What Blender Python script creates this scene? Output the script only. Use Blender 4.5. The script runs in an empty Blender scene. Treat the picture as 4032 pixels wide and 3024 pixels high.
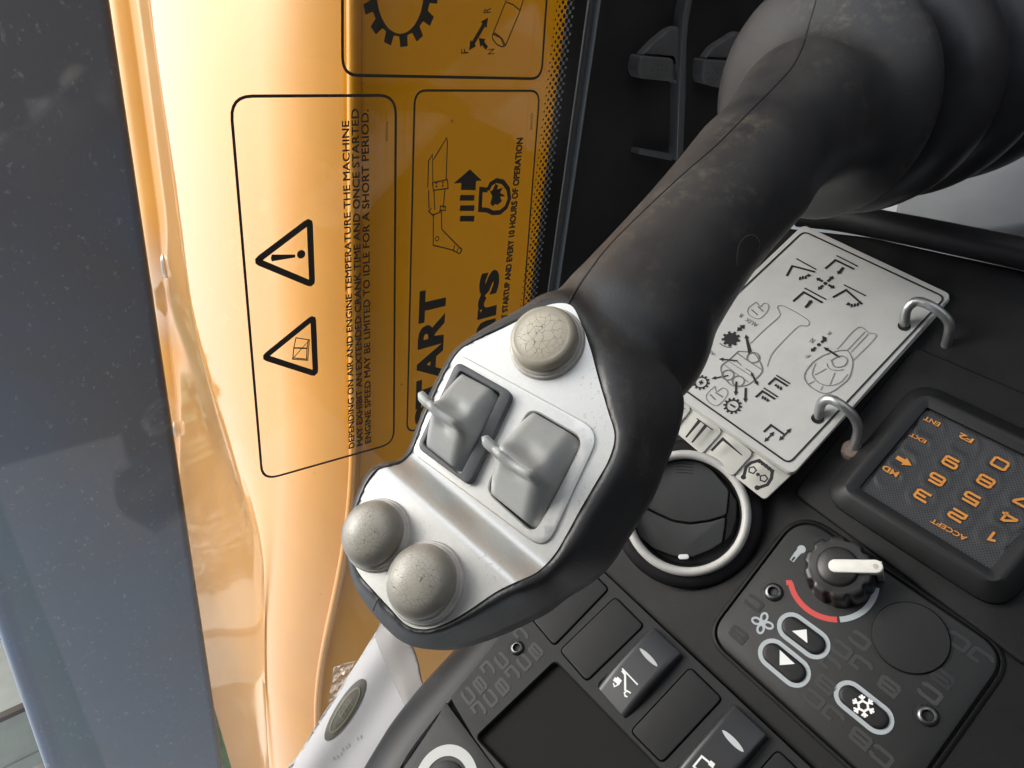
import bpy, bmesh, math, random
import numpy as np
from mathutils import Vector, Matrix
from mathutils.geometry import delaunay_2d_cdt
from mathutils.bvhtree import BVHTree
random.seed(7)
R_ = math.radians
# ---------------------------------------------------------------- camera, world, light, exposure
F = 2790.0                       # focal length in photo pixels (4032 wide)
CX, CY = 2016.0, 1512.0
CAM_H = 2.2
V_DOWN = Vector((3364, -1132, 2790)).normalized()      # gravity seen from the camera (x right, y down, z forward)
U_ = Vector((-566, 4990, 2790)); U_ = (U_ - V_DOWN * U_.dot(V_DOWN)).normalized()
AX_X = -U_; AX_Z = -V_DOWN; AX_Y = AX_Z.cross(AX_X)    # world axes in camera coordinates
def w(c):                        # camera coordinates -> world
    return Vector((AX_X.dot(c), AX_Y.dot(c), AX_Z.dot(c) + CAM_H))
def wd(c):
    return Vector((AX_X.dot(c), AX_Y.dot(c), AX_Z.dot(c)))
def ray(px, py):
    return Vector(((px - CX) / F, (py - CY) / F, 1.0))

sc = bpy.context.scene
cam_d = bpy.data.cameras.new('camera'); cam = bpy.data.objects.new('camera', cam_d)
sc.collection.objects.link(cam); sc.camera = cam
cam_d.sensor_width = 36; cam_d.lens = 36 * F / 4032; cam_d.clip_start = 0.01; cam_d.clip_end = 400
cx, cu, cb = wd(Vector((1, 0, 0))), wd(Vector((0, -1, 0))), wd(Vector((0, 0, -1)))
cam.matrix_world = Matrix(((cx.x, cu.x, cb.x, 0), (cx.y, cu.y, cb.y, 0), (cx.z, cu.z, cb.z, CAM_H), (0, 0, 0, 1)))

SUN_DIR = Vector((0.30, 0.70, 0.70)).normalized()       # towards the sun
wo = bpy.data.worlds.new('World'); sc.world = wo; wo.use_nodes = True
nt = wo.node_tree; nt.nodes.clear()
o_ = nt.nodes.new('ShaderNodeOutputWorld'); bg = nt.nodes.new('ShaderNodeBackground')
sky = nt.nodes.new('ShaderNodeTexSky'); sky.sky_type = 'NISHITA'; sky.sun_disc = False
sky.sun_elevation = math.asin(SUN_DIR.z); sky.sun_rotation = math.atan2(SUN_DIR.x, SUN_DIR.y)
sky.air_density = 1.0; sky.dust_density = 4.0; sky.altitude = 50
hs = nt.nodes.new('ShaderNodeHueSaturation'); hs.inputs['Saturation'].default_value = 0.35
nt.links.new(sky.outputs[0], hs.inputs['Color']); nt.links.new(hs.outputs[0], bg.inputs[0])
bg.inputs[1].default_value = 0.15
nt.links.new(bg.outputs[0], o_.inputs[0])
sd = bpy.data.lights.new('sun', 'SUN'); sd.energy = 0.5; sd.angle = R_(25); sd.color = (1, 0.95, 0.88)
so = bpy.data.objects.new('sun', sd); sc.collection.objects.link(so)
so.rotation_euler = SUN_DIR.to_track_quat('Z', 'Y').to_euler(); so.location = (0, 3, 8)
sc.view_settings.view_transform = 'Standard'; sc.view_settings.look = 'None'
sc.view_settings.exposure = 1.28; sc.view_settings.gamma = 1
sc.cycles.max_bounces = 7; sc.cycles.transparent_max_bounces = 24

# ---------------------------------------------------------------- helpers
class Pl:
    """A flat surface of the place: origin, two axes in it, and the normal towards the viewer (camera coordinates)."""
    def __init__(s, px, py, z, n, a):
        s.o = ray(px, py) * z
        s.n = Vector(n).normalized()
        if s.n.dot(s.o) > 0: s.n = -s.n
        a = Vector(a); s.a = (a - s.n * a.dot(s.n)).normalized(); s.b = s.n.cross(s.a)
    def P(s, px, py, h=0.0):
        r = ray(px, py); t = (s.n.dot(s.o) + h) / s.n.dot(r); return r * t
    def loc(s, px, py, h=0.0):
        d = s.P(px, py, h) - s.o; return (d.dot(s.a), d.dot(s.b))
    def L(s, pts, h=0.0): return [s.loc(x, y, h) for x, y in pts]
    def W(s, a, b, h=0.0): return w(s.o + s.a * a + s.b * b + s.n * h)
    def dirl(s, px, py, qx, qy, h=0.0):
        p = s.loc(px, py, h); q = s.loc(qx, qy, h); return (q[0] - p[0], q[1] - p[1])

def area2(l): return 0.5 * sum(l[i][0] * l[(i + 1) % len(l)][1] - l[(i + 1) % len(l)][0] * l[i][1] for i in range(len(l)))
def ccw(l): return l if area2(l) > 0 else l[::-1]
def inset(l, d):
    l = list(l); n = len(l); out = []
    for i in range(n):
        p, c, q = l[i - 1], l[i], l[(i + 1) % n]
        e1 = Vector((c[0] - p[0], c[1] - p[1])); e2 = Vector((q[0] - c[0], q[1] - c[1]))
        if e1.length < 1e-9: e1 = e2
        if e2.length < 1e-9: e2 = e1
        e1.normalize(); e2.normalize()
        m = Vector((-e1.y - e2.y, e1.x + e2.x))
        if m.length < 1e-6: m = Vector((-e1.y, e1.x))
        m.normalize(); k = max(0.5, m.dot(Vector((-e1.y, e1.x))))
        out.append((c[0] + m.x * d / k, c[1] + m.y * d / k))
    return out
def rounded(pts, r, seg=6):
    pts = ccw(pts); n = len(pts); out = []
    for i in range(n):
        rr = r[i] if isinstance(r, (list, tuple)) else r
        p, c, q = Vector(pts[i - 1]), Vector(pts[i]), Vector(pts[(i + 1) % n])
        d1 = (p - c); d2 = (q - c); t = min(rr, d1.length * .48, d2.length * .48)
        s1 = c + d1.normalized() * t; s2 = c + d2.normalized() * t
        for k in range(seg + 1):
            u = k / seg; out.append(tuple(s1 * (1 - u) ** 2 + c * 2 * u * (1 - u) + s2 * u * u))
    return out
def circ(c, r, n=48, r2=None, ang=0.0):
    r2 = r2 or r
    return [(c[0] + math.cos(t) * r * math.cos(ang) - math.sin(t) * r2 * math.sin(ang),
             c[1] + math.cos(t) * r * math.sin(ang) + math.sin(t) * r2 * math.cos(ang)) for t in [2 * math.pi * k / n for k in range(n)]]
def stadium(c1, c2, r, seg=12):
    d = Vector((c2[0] - c1[0], c2[1] - c1[1])); t = math.atan2(d.y, d.x); out = []
    for k in range(seg + 1): a = t - math.pi / 2 + math.pi * k / seg; out.append((c2[0] + r * math.cos(a), c2[1] + r * math.sin(a)))
    for k in range(seg + 1): a = t + math.pi / 2 + math.pi * k / seg; out.append((c1[0] + r * math.cos(a), c1[1] + r * math.sin(a)))
    return out
def crom(pts, per=6, closed=False):
    n = len(pts); out = []; P = [Vector(p) for p in pts]
    rng = range(n) if closed else range(n - 1)
    for i in rng:
        p1, p2 = P[i], P[(i + 1) % n]
        p0 = P[i - 1] if (closed or i > 0) else p1 * 2 - p2
        p3 = P[(i + 2) % n] if (closed or i + 2 < n) else p2 * 2 - p1
        for k in range(per):
            t = k / per
            out.append(0.5 * ((2 * p1) + (p2 - p0) * t + (2 * p0 - 5 * p1 + 4 * p2 - p3) * t * t + (3 * p1 - p0 - 3 * p2 + p3) * t ** 3))
    if not closed: out.append(P[-1].copy())
    return out
def inpoly(p, l):
    x, y = p; c = False; n = len(l)
    for i in range(n):
        a, b = l[i], l[i - 1]
        if (a[1] > y) != (b[1] > y) and x < (b[0] - a[0]) * (y - a[1]) / (b[1] - a[1]) + a[0]: c = not c
    return c
def sst(a, b, x):
    t = max(0.0, min(1.0, (x - a) / (b - a))); return t * t * (3 - 2 * t)

_font = {}
def text_geo(s, bold=0.0):
    key = (s, bold)
    if key not in _font:
        cu_ = bpy.data.curves.new('t', 'FONT'); cu_.body = s; cu_.offset = bold; cu_.resolution_u = 3
        ob = bpy.data.objects.new('t', cu_); me = bpy.data.meshes.new_from_object(ob)
        vs = [(v.co.x, v.co.y) for v in me.vertices]; fs = [tuple(p.vertices) for p in me.polygons]
        bpy.data.objects.remove(ob); bpy.data.curves.remove(cu_); bpy.data.meshes.remove(me)
        _font[key] = (vs, fs)
    return _font[key]
# strokes of a square, extended letter style; cell 1 wide, 1 tall
STK = {'0': [[(0, .12), (0, .88), (.12, 1), (.88, 1), (1, .88), (1, .12), (.88, 0), (.12, 0), (0, .12)]],
 '1': [[(.2, .8), (.6, 1), (.6, 0)]],
 '2': [[(0, 1), (.88, 1), (1, .88), (1, .6), (.88, .5), (.12, .5), (0, .4), (0, 0), (1, 0)]],
 '3': [[(0, 1), (.88, 1), (1, .88), (1, .6), (.9, .5), (.25, .5)], [(.9, .5), (1, .4), (1, .12), (.88, 0), (0, 0)]],
 '4': [[(.75, 0), (.75, 1), (.6, 1), (0, .4), (0, .28), (1, .28)]],
 '5': [[(1, 1), (0, 1), (0, .55), (.88, .55), (1, .45), (1, .12), (.88, 0), (0, 0)]],
 '6': [[(.95, 1), (.12, 1), (0, .88), (0, .12), (.12, 0), (.88, 0), (1, .12), (1, .45), (.88, .55), (0, .55)]],
 '7': [[(0, 1), (1, 1), (1, .85), (.45, 0)]],
 '8': [[(.12, .5), (.03, .6), (.03, .88), (.14, 1), (.86, 1), (.97, .88), (.97, .6), (.88, .5), (.12, .5), (0, .4), (0, .12), (.12, 0), (.88, 0), (1, .12), (1, .4), (.88, .5)]],
 '9': [[(.05, 0), (.88, 0), (1, .12), (1, .88), (.88, 1), (.12, 1), (0, .88), (0, .55), (.12, .45), (1, .45)]],
 'J': [[(.45, 1), (1, 1), (1, .15), (.85, 0), (.15, 0), (0, .15), (0, .32)]],
 'C': [[(1, .72), (1, .88), (.88, 1), (.12, 1), (0, .88), (0, .12), (.12, 0), (.88, 0), (1, .12), (1, .28)]],
 'B': [[(0, 0), (0, 1), (.86, 1), (.96, .9), (.96, .6), (.86, .52), (0, .52)], [(.86, .52), (1, .42), (1, .12), (.88, 0), (0, 0)]]}

class MB:
    def __init__(s): s.v = []; s.f = []; s.k = 0
    def face(s, pts):
        i = len(s.v); s.v += [Vector(p) for p in pts]; s.f.append(tuple(range(i, i + len(pts)))); return s
    def loops(s, L, cap0=False, cap1=True, closed=True):
        i0 = len(s.v); n = len(L[0])
        for l in L: s.v += l
        for r in range(len(L) - 1):
            for k in range(n if closed else n - 1):
                a = i0 + r * n + k; b = i0 + r * n + (k + 1) % n
                s.f.append((a, b, b + n, a + n))
        if cap0: s.f.append(tuple(range(i0 + n - 1, i0 - 1, -1)))
        if cap1: e = i0 + (len(L) - 1) * n; s.f.append(tuple(range(e, e + n)))
        return s
    def slab(s, pl, loop, h0, h1, bev=0.0, seg=3, cap0=False):
        loop = ccw(loop); lv = [(0, h0)]
        if bev > 0:
            for k in range(seg + 1):
                t = k / seg * math.pi / 2; lv.append((bev * (1 - math.cos(t)), h1 - bev + bev * math.sin(t)))
        else: lv.append((0, h1))
        return s.loops([[pl.W(p[0], p[1], h) for p in inset(loop, d)] for d, h in lv], cap0=cap0)
    def levels(s, pl, loop, lv, cap0=False, cap1=True):
        loop = ccw(loop)
        return s.loops([[pl.W(p[0], p[1], h) for p in inset(loop, d)] for d, h in lv], cap0=cap0, cap1=cap1)
    def revolve(s, pl, c, prof, seg=56, cap0=False, cap1=True):
        return s.loops([[pl.W(x, y, h) for x, y in circ(c, max(r, 1e-5), seg)] for r, h in prof], cap0=cap0, cap1=cap1)
    def ribbon(s, pl, pts, wd_, h=0.0, closed=False):
        pts = [Vector(p) for p in pts]; n = len(pts); s.k += 1; e = (s.k % 7) * 6e-6
        L1, L2 = [], []
        for i in range(n):
            if closed: p, q = pts[i - 1], pts[(i + 1) % n]
            else: p, q = pts[max(0, i - 1)], pts[min(n - 1, i + 1)]
            c = pts[i]; e1 = c - p; e2 = q - c
            if e1.length < 1e-9: e1 = e2
            if e2.length < 1e-9: e2 = e1
            if e1.length < 1e-9: continue
            e1 = e1.normalized(); e2 = e2.normalized(); m = Vector((-e1.y - e2.y, e1.x + e2.x))
            m = m.normalized() if m.length > 1e-6 else Vector((-e1.y, e1.x))
            k = max(.55, m.dot(Vector((-e1.y, e1.x)))); ww = wd_[i] if isinstance(wd_, (list, tuple)) else wd_
            L1.append(c + m * ww / 2 / k); L2.append(c - m * ww / 2 / k)
        hh = h if callable(h) else (lambda a, b: h)
        A = [pl.W(p.x, p.y, hh(p.x, p.y) + e) for p in L1]; B = [pl.W(p.x, p.y, hh(p.x, p.y) + e) for p in L2]
        i0 = len(s.v); n = len(A); s.v += A + B
        for i in range(n if closed else n - 1):
            j = (i + 1) % n; s.f.append((i0 + i, i0 + n + i, i0 + n + j, i0 + j))
        return s
    def poly(s, pl, pts, h=0.0):
        s.k += 1; e = (s.k % 7) * 6e-6; pts = ccw(pts)
        hh = h if callable(h) else (lambda a, b: h)
        return s.face([pl.W(p[0], p[1], hh(p[0], p[1]) + e) for p in pts])
    def ring(s, pl, outer, inner, h):
        s.k += 1; e = (s.k % 7) * 6e-6
        return s.loops([[pl.W(p[0], p[1], h + e) for p in outer], [pl.W(p[0], p[1], h + e) for p in inner]], cap1=False)
    def text(s, pl, txt, p0, p1, pt, h=0.0, bold=0.0, cap=None):
        """print txt with its baseline from pixel p0 to pixel p1; pixel pt is the top of the first letter"""
        vs, fs = text_geo(txt, bold); x0 = min(v[0] for v in vs); x1 = max(v[0] for v in vs)
        y1 = cap or max(v[1] for v in vs)
        a = Vector(pl.loc(*p0)); b = Vector(pl.loc(*p1)); c = Vector(pl.loc(*pt))
        dx = (b - a) / (x1 - x0); pn = Vector((-dx.y, dx.x)).normalized(); dy = pn * (pn.dot(c - a) / y1)
        i0 = len(s.v)
        for x, y in vs: q = a + dx * (x - x0) + dy * y; s.v.append(pl.W(q.x, q.y, h))
        s.f += [tuple(i + i0 for i in f) for f in fs]
        return s
    def stroke_char(s, pl, ch, o, dx, dy, wd_, h):
        for st in STK[ch]:
            s.ribbon(pl, [(o[0] + dx[0] * x + dy[0] * y, o[1] + dx[1] * x + dy[1] * y) for x, y in st], wd_, h, closed=False)
    def tube(s, pts, r, seg=12, caps=True):
        P = [Vector(p) for p in pts]; L = []; up = Vector((.3, .5, .8)).normalized(); prev = None
        for i, p in enumerate(P):
            t = (P[min(i + 1, len(P) - 1)] - P[max(i - 1, 0)]).normalized()
            x = (up if prev is None else prev); x = (x - t * x.dot(t))
            if x.length < 1e-4: x = t.orthogonal()
            x.normalize(); prev = x; y = t.cross(x); rr = r[i] if isinstance(r, (list, tuple)) else r
            L.append([p + x * (rr * math.cos(q)) + y * (rr * math.sin(q)) for q in [2 * math.pi * k / seg for k in range(seg)]])
        return s.loops(L, cap0=caps, cap1=caps)
    def box(s, p, q):
        (x0, y0, z0), (x1, y1, z1) = p, q
        v = [Vector(c) for c in ((x0, y0, z0), (x1, y0, z0), (x1, y1, z0), (x0, y1, z0), (x0, y0, z1), (x1, y0, z1), (x1, y1, z1), (x0, y1, z1))]
        i = len(s.v); s.v += v
        s.f += [tuple(i + k for k in f) for f in ((3, 2, 1, 0), (4, 5, 6, 7), (0, 1, 5, 4), (1, 2, 6, 5), (2, 3, 7, 6), (3, 0, 4, 7))]
        return s
    def cdt(s, pl, outer, holes, hf, step, back=None):
        """a sheet with holes whose height follows hf(a,b)"""
        vs = [Vector(p) for p in outer]; ed = [(i, (i + 1) % len(outer)) for i in range(len(outer))]
        for hl in holes:
            k = len(vs); vs += [Vector(p) for p in hl]; ed += [(k + i, k + (i + 1) % len(hl)) for i in range(len(hl))]
        xs = [p[0] for p in outer]; ys = [p[1] for p in outer]
        x = min(xs) + step / 2
        while x < max(xs):
            y = min(ys) + step / 2
            while y < max(ys):
                if inpoly((x, y), outer) and not any(inpoly((x, y), hl) for hl in holes): vs.append(Vector((x, y)))
                y += step
            x += step
        r = delaunay_2d_cdt(vs, ed, [], 0, 1e-7)
        i0 = len(s.v); s.v += [pl.W(p.x, p.y, hf(p.x, p.y)) for p in r[0]]
        for f in r[2]:
            c = sum((r[0][i] for i in f), Vector((0, 0))) / len(f)
            if inpoly(c, outer) and not any(inpoly(c, hl) for hl in holes): s.f.append(tuple(i0 + i for i in f))
        return s
    def build(s, name, mat, parent=None, smooth=35, kind=None, weld=True, label=None):
        me = bpy.data.meshes.new(name); off = parent_loc(parent)
        me.from_pydata([p - off for p in s.v], [], s.f)
        bm = bmesh.new(); bm.from_mesh(me)
        if weld: bmesh.ops.remove_doubles(bm, verts=bm.verts, dist=2e-6)
        bmesh.ops.recalc_face_normals(bm, faces=bm.faces); bm.to_mesh(me); bm.free()
        if smooth: me.shade_smooth(); me.set_sharp_from_angle(angle=R_(smooth))
        me.materials.append(mat)
        ob = bpy.data.objects.new(name, me); sc.collection.objects.link(ob)
        if parent: ob.parent = parent
        if kind: ob['kind'] = kind
        if label: ob['label'] = label
        return ob
def parent_loc(p):
    o = Vector((0, 0, 0))
    while p is not None: o = o + Vector(p.location); p = p.parent
    return o
def thing(name, label, cat, loc, group=None):
    o = bpy.data.objects.new(name, None); sc.collection.objects.link(o); o.location = loc; o.empty_display_size = .02
    o['label'] = label; o['category'] = cat
    if group: o['group'] = group
    return o
def tag(o, label, cat, group=None):
    o['label'] = label; o['category'] = cat
    if group: o['group'] = group
    return o

# ---------------------------------------------------------------- materials
def mat(name, col, rough=.5, metal=0.0, spec=.5, coat=0.0, bump=0.0, bscale=800.0, var=0.0, vscale=30.0, col2=None, rvar=0.0, detail=4.0):
    m = bpy.data.materials.new(name); m.use_nodes = True; t = m.node_tree; b = t.nodes['Principled BSDF']
    b.inputs['Base Color'].default_value = (*col, 1); b.inputs['Roughness'].default_value = rough
    b.inputs['Metallic'].default_value = metal; b.inputs['Specular IOR Level'].default_value = spec
    b.inputs['Coat Weight'].default_value = coat; b.inputs['Coat Roughness'].default_value = .08
    tc = t.nodes.new('ShaderNodeTexCoord')
    if var > 0 or rvar > 0:
        n = t.nodes.new('ShaderNodeTexNoise'); n.inputs['Scale'].default_value = vscale; n.inputs['Detail'].default_value = detail; n.inputs['Roughness'].default_value = .62
        t.links.new(tc.outputs['Object'], n.inputs['Vector'])
        rp = t.nodes.new('ShaderNodeValToRGB'); rp.color_ramp.elements[0].position = .35; rp.color_ramp.elements[1].position = .7
        c2 = col2 or tuple(min(1, c * (1 + var)) for c in col); c1 = col if col2 else tuple(c * (1 - var) for c in col)
        rp.color_ramp.elements[0].color = (*c1, 1); rp.color_ramp.elements[1].color = (*c2, 1)
        t.links.new(n.outputs['Fac'], rp.inputs[0])
        if var > 0: t.links.new(rp.outputs[0], b.inputs['Base Color'])
        if rvar > 0:
            mr = t.nodes.new('ShaderNodeMapRange'); mr.inputs[1].default_value = .3; mr.inputs[2].default_value = .7
            mr.inputs[3].default_value = max(0.02, rough - rvar); mr.inputs[4].default_value = min(1, rough + rvar)
            t.links.new(n.outputs['Fac'], mr.inputs[0]); t.links.new(mr.outputs[0], b.inputs['Roughness'])
    if bump > 0:
        n2 = t.nodes.new('ShaderNodeTexNoise'); n2.inputs['Scale'].default_value = bscale; n2.inputs['Detail'].default_value = 3
        t.links.new(tc.outputs['Object'], n2.inputs['Vector'])
        bp = t.nodes.new('ShaderNodeBump'); bp.inputs['Strength'].default_value = bump; bp.inputs['Distance'].default_value = .001
        t.links.new(n2.outputs['Fac'], bp.inputs['Height']); t.links.new(bp.outputs[0], b.inputs['Normal'])
    return m
def node(m, kind): return m.node_tree.nodes.new(kind)
# ---------------------------------------------------------------- outside: ground, far things, bonnet, boom, window
def zr(z): return CAM_H + z
M_grass = mat('grass', (.05, .10, .025), .9, var=.5, vscale=6, detail=8)
M_leaf = mat('leaf', (.035, .06, .02), .6, var=.4, vscale=9)
M_bark = mat('bark', (.08, .06, .04), .9)
M_shed = mat('shed_cladding', (.42, .43, .40), .7, var=.08, vscale=3)
M_shedtrim = mat('shed_trim', (.09, .07, .06), .7)
g = MB(); g.face([(-150, -150, 0), (150, -150, 0), (150, 150, 0), (-150, 150, 0)])
o = g.build('ground', M_grass, smooth=0); o['kind'] = 'structure'
M_yard = mat('yard_concrete', (.24, .235, .225), .9, var=.2, vscale=2, detail=8)
g = MB(); g.face([(-40, -60, .004), (40, -60, .004), (40, 3.6, .004), (-40, 3.6, .004)])
o = g.build('added_yard', M_yard, smooth=0); o['kind'] = 'structure'  # concrete sheet added to keep green grass bounce off the boom
# pale shed and hedge bush, far behind the boom, seen past its upper edge
shed_at = w(ray(60, 2860) * 1.0) - Vector((0, 0, CAM_H)); shed_at = shed_at * (9.0 / shed_at.y)
sx, sy = shed_at.x, shed_at.y
sh = thing('shed', 'pale grey shed wall far behind the dark boom at the lower left corner', 'shed', (sx, sy, 0))
m = MB(); m.box((sx - 1.0, sy, 0), (sx + .25, sy + 3, 3.6)); m.build('wall', M_shed, sh, smooth=0)
m = MB(); m.box((sx + .252, sy - .05, 0), (sx + .34, sy + .05, 3.6)); m.build('corner_post', M_shedtrim, sh, smooth=0)
m = MB(); m.box((sx - 1.2, sy - .10, 3.602), (sx + .6, sy + 3.1, 3.7)); m.build('roof', M_shedtrim, sh, smooth=0)
for k in range(1):
    m = MB(); m.box((sx - .75 - k * .8, sy - .03, .05), (sx - .70 - k * .8, sy - .003, 3.55)); m.build('batten', M_shed, sh, smooth=0)
bx_, by_ = sx + 1.6, sy + 1.2
bu = thing('bush', 'dark green leafy bush beside the pale shed behind the boom', 'bush', (bx_, by_, 0))
m = MB(); rnd = random.Random(3)
for k in range(2600):
    a = rnd.uniform(0, 6.28); e = rnd.uniform(-.3, 1.57); rr = rnd.uniform(.55, 1.0) ** .5
    c = Vector((bx_ + math.cos(a) * math.cos(e) * 1.25 * rr, by_ + math.sin(a) * math.cos(e) * 1.0 * rr, 1.2 + math.sin(e) * 1.5 * rr + .1 * math.sin(5 * a)))
    d1 = Vector((rnd.uniform(-1, 1), rnd.uniform(-1, 1), rnd.uniform(-1, 1))).normalized() * .07; d2 = d1.orthogonal().normalized() * .035
    m.face([c - d1, c + d2, c + d1, c - d2])
m.build('leaves', M_leaf, bu, smooth=0, weld=False, kind='stuff')
m = MB()
for k in range(5):
    a = k * 1.3; m.tube([(bx_, by_, 0), (bx_ + .2 * math.cos(a), by_ + .2 * math.sin(a), .7), (bx_ + .6 * math.cos(a), by_ + .6 * math.sin(a), 1.6)], [.05, .035, .015], 6)
m.build('stem', M_bark, bu)

m = MB(); rnd = random.Random(11)        # far tree belt, added for its dark reflection in the bonnet
for k in range(9000):
    a = rnd.uniform(-1.75, 1.75); d = rnd.uniform(17, 20); h = rnd.random() ** .7 * (3.4 + 1.0 * math.sin(a * 9) + .7 * math.sin(a * 23 + 1))
    c = Vector((d * math.sin(a), d * math.cos(a), h)); d1 = Vector((rnd.uniform(-1, 1), rnd.uniform(-1, 1), rnd.uniform(-1, 1))).normalized() * rnd.uniform(.2, .42); d2 = d1.orthogonal().normalized() * .2
    m.face([c - d1, c + d2, c + d1, c - d2])
o = m.build('added_tree_belt', M_leaf, smooth=0, weld=False, kind='stuff'); tag(o, 'dark far-off belt of trees added for its reflection in the bonnet', 'trees')
# engine bonnet: one pressed yellow cover, rolled far edge, fold and side towards the cab
def yellow(name, rough, coat):
    m_ = mat(name, (.70, .295, .002), rough, var=.05, vscale=5, coat=coat, bump=.02, bscale=60, rvar=.05)
    t = m_.node_tree; b = t.nodes['Principled BSDF']; b.inputs['Coat Roughness'].default_value = .06; b.inputs['Coat IOR'].default_value = 1.6; b.inputs['Sheen Weight'].default_value = .17 if coat > .5 else .03; b.inputs['Sheen Roughness'].default_value = .40; b.inputs['Sheen Tint'].default_value = (1, .92, .93, 1); b.inputs['Specular IOR Level'].default_value = .08
    tc = t.nodes.new('ShaderNodeTexCoord'); v_ = t.nodes.new('ShaderNodeTexVoronoi'); v_.inputs['Scale'].default_value = 34; v_.inputs['Randomness'].default_value = 1
    t.links.new(tc.outputs['Object'], v_.inputs['Vector']); r_ = t.nodes.new('ShaderNodeValToRGB'); r_.color_ramp.elements[0].position = .06; r_.color_ramp.elements[1].position = .10
    r_.color_ramp.elements[0].color = (.55, .55, .55, 1); r_.color_ramp.elements[1].color = (0, 0, 0, 1); t.links.new(v_.outputs['Distance'], r_.inputs[0])
    sp_ = t.nodes.new('ShaderNodeSeparateColor'); t.links.new(v_.outputs['Color'], sp_.inputs[0]); gt = t.nodes.new('ShaderNodeMath'); gt.operation = 'GREATER_THAN'; gt.inputs[1].default_value = .86; t.links.new(sp_.outputs[0], gt.inputs[0])
    ml = t.nodes.new('ShaderNodeMath'); ml.operation = 'MULTIPLY'; t.links.new(r_.outputs[0], ml.inputs[0]); t.links.new(gt.outputs[0], ml.inputs[1])
    xx = t.nodes.new('ShaderNodeMix'); xx.data_type = 'RGBA'; xx.inputs[7].default_value = (.10, .07, .04, 1); old = b.inputs['Base Color'].links[0].from_socket
    t.links.new(ml.outputs[0], xx.inputs[0]); t.links.new(old, xx.inputs[6]); t.links.new(xx.outputs[2], b.inputs['Base Color'])
    return m_
M_yel = yellow('yellow_paint', .38, 1.0)
M_hole = mat('hole_black', (.01, .01, .01), .8)
bon = thing('engine_bonnet', 'glossy yellow engine bonnet outside the window, under the stickers', 'bonnet', (-.4, 1.3, 1.2))
def lerp_tab(tab, x):
    if x >= tab[0][0]: return tab[0][1]
    for (xa, ya), (xb, yb) in zip(tab, tab[1:]):
        if x >= xb: t = (xa - x) / (xa - xb); t = t * t * (3 - 2 * t); return ya + (yb - ya) * t
    return tab[-1][1]
def yf(x): return .93 + .19 * sst(-.72, -1.75, x) if x < -.72 else .93
def yr(x): return lerp_tab([(.1, 1.60), (-.67, 1.575), (-1.27, 1.31), (-2.2, 1.40)], x)
def ye(x): return lerp_tab([(-.11, 1.93), (-.58, 1.96), (-1.33, 2.50), (-2.4, 2.9)], x)
SL = .165
xs = [(-3.4 + 6.2 * k / 150) for k in range(151)]
def prof(x):
    f, r, e = yf(x), yr(x), ye(x); P = []
    P.append((f + .006, -.552))
    for k in range(0, 15):       # rounded shoulder rising from the fold
        t = k / 14; P.append((f + .012 + .19 * t, -.548 + .048 * (1 - (1 - t) ** 2.2)))
    for k in range(1, 11):       # flat top
        t = k / 10; P.append((f + .202 + (r - .03 - f - .202) * t, -.50 + .004 * math.sin(t * 3.14)))
    dz = SL * (e - r)
    for k in range(0, 17):       # roll towards the far edge
        t = k / 16; P.append((r + (e - r) * t, -.501 - .004 * min(1, t * 8) - dz * t ** 1.04))
    z = -.505 - dz
    P += [(e + .012, z - .010), (e + .025, z - .004), (e + .045, z + .014), (e + .085, z + .018), (e + .09, z + .006)]
    return P
m = MB(); m.loops([[Vector((x, y, zr(z))) for y, z in prof(x)] for x in xs], cap1=False, closed=False)
m.build('top_panel', M_yel, bon, smooth=50)
m = MB()
m.loops([[Vector((x, y, zr(z))) for y, z in [(yf(x) - .004, -.5), (yf(x) + .002, -.556), (yf(x) - .004, -.565), (yf(x) - .07, -.64), (yf(x) - .28, -.85), (yf(x) - .50, -1.06)]][1:] for x in xs], cap1=False, closed=False)
M_yel2 = yellow('yellow_paint_side', .55, .1)
m.build('side_panel', M_yel2, bon, smooth=50)
m = MB()                          # rolled bead along the fold
m.tube([Vector((x, yf(x) + .002, zr(-.549))) for x in xs[20:]], .0105, 12); m.build('edge_bead', M_yel, bon)
for x in (-1.62, -2.55, -.75):
    m = MB(); c = Vector((x, ye(x) - .06, zr(-.505 - SL * (ye(x) - yr(x)) * .92 + .004)))
    m.loops([[c + Vector((.035 * s_ * math.cos(q), .014 * s_ * math.sin(q) , .010 * s_ * math.sin(q) * -.3 + h_)) for q in [k * .3927 for k in range(16)]] for s_, h_ in ((1, -.006), (1, .004), (.7, .009), (.01, .010))])
    m.build('bolt_head', mat('bolt_zinc', (.6, .58, .52), .3, metal=.8), bon)

M_chas = mat('added_deck_black', (.03, .03, .03), .7, var=.3, vscale=4)
m = MB(); m.box((-3.3, .46, .5), (2.2, 1.9, 1.0)); o = m.build('added_chassis_deck', M_chas, smooth=0); tag(o, 'black deck added below the bonnet side to block green reflections', 'chassis')  # dark deck added to block the grass reflecting green in the boom
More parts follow.
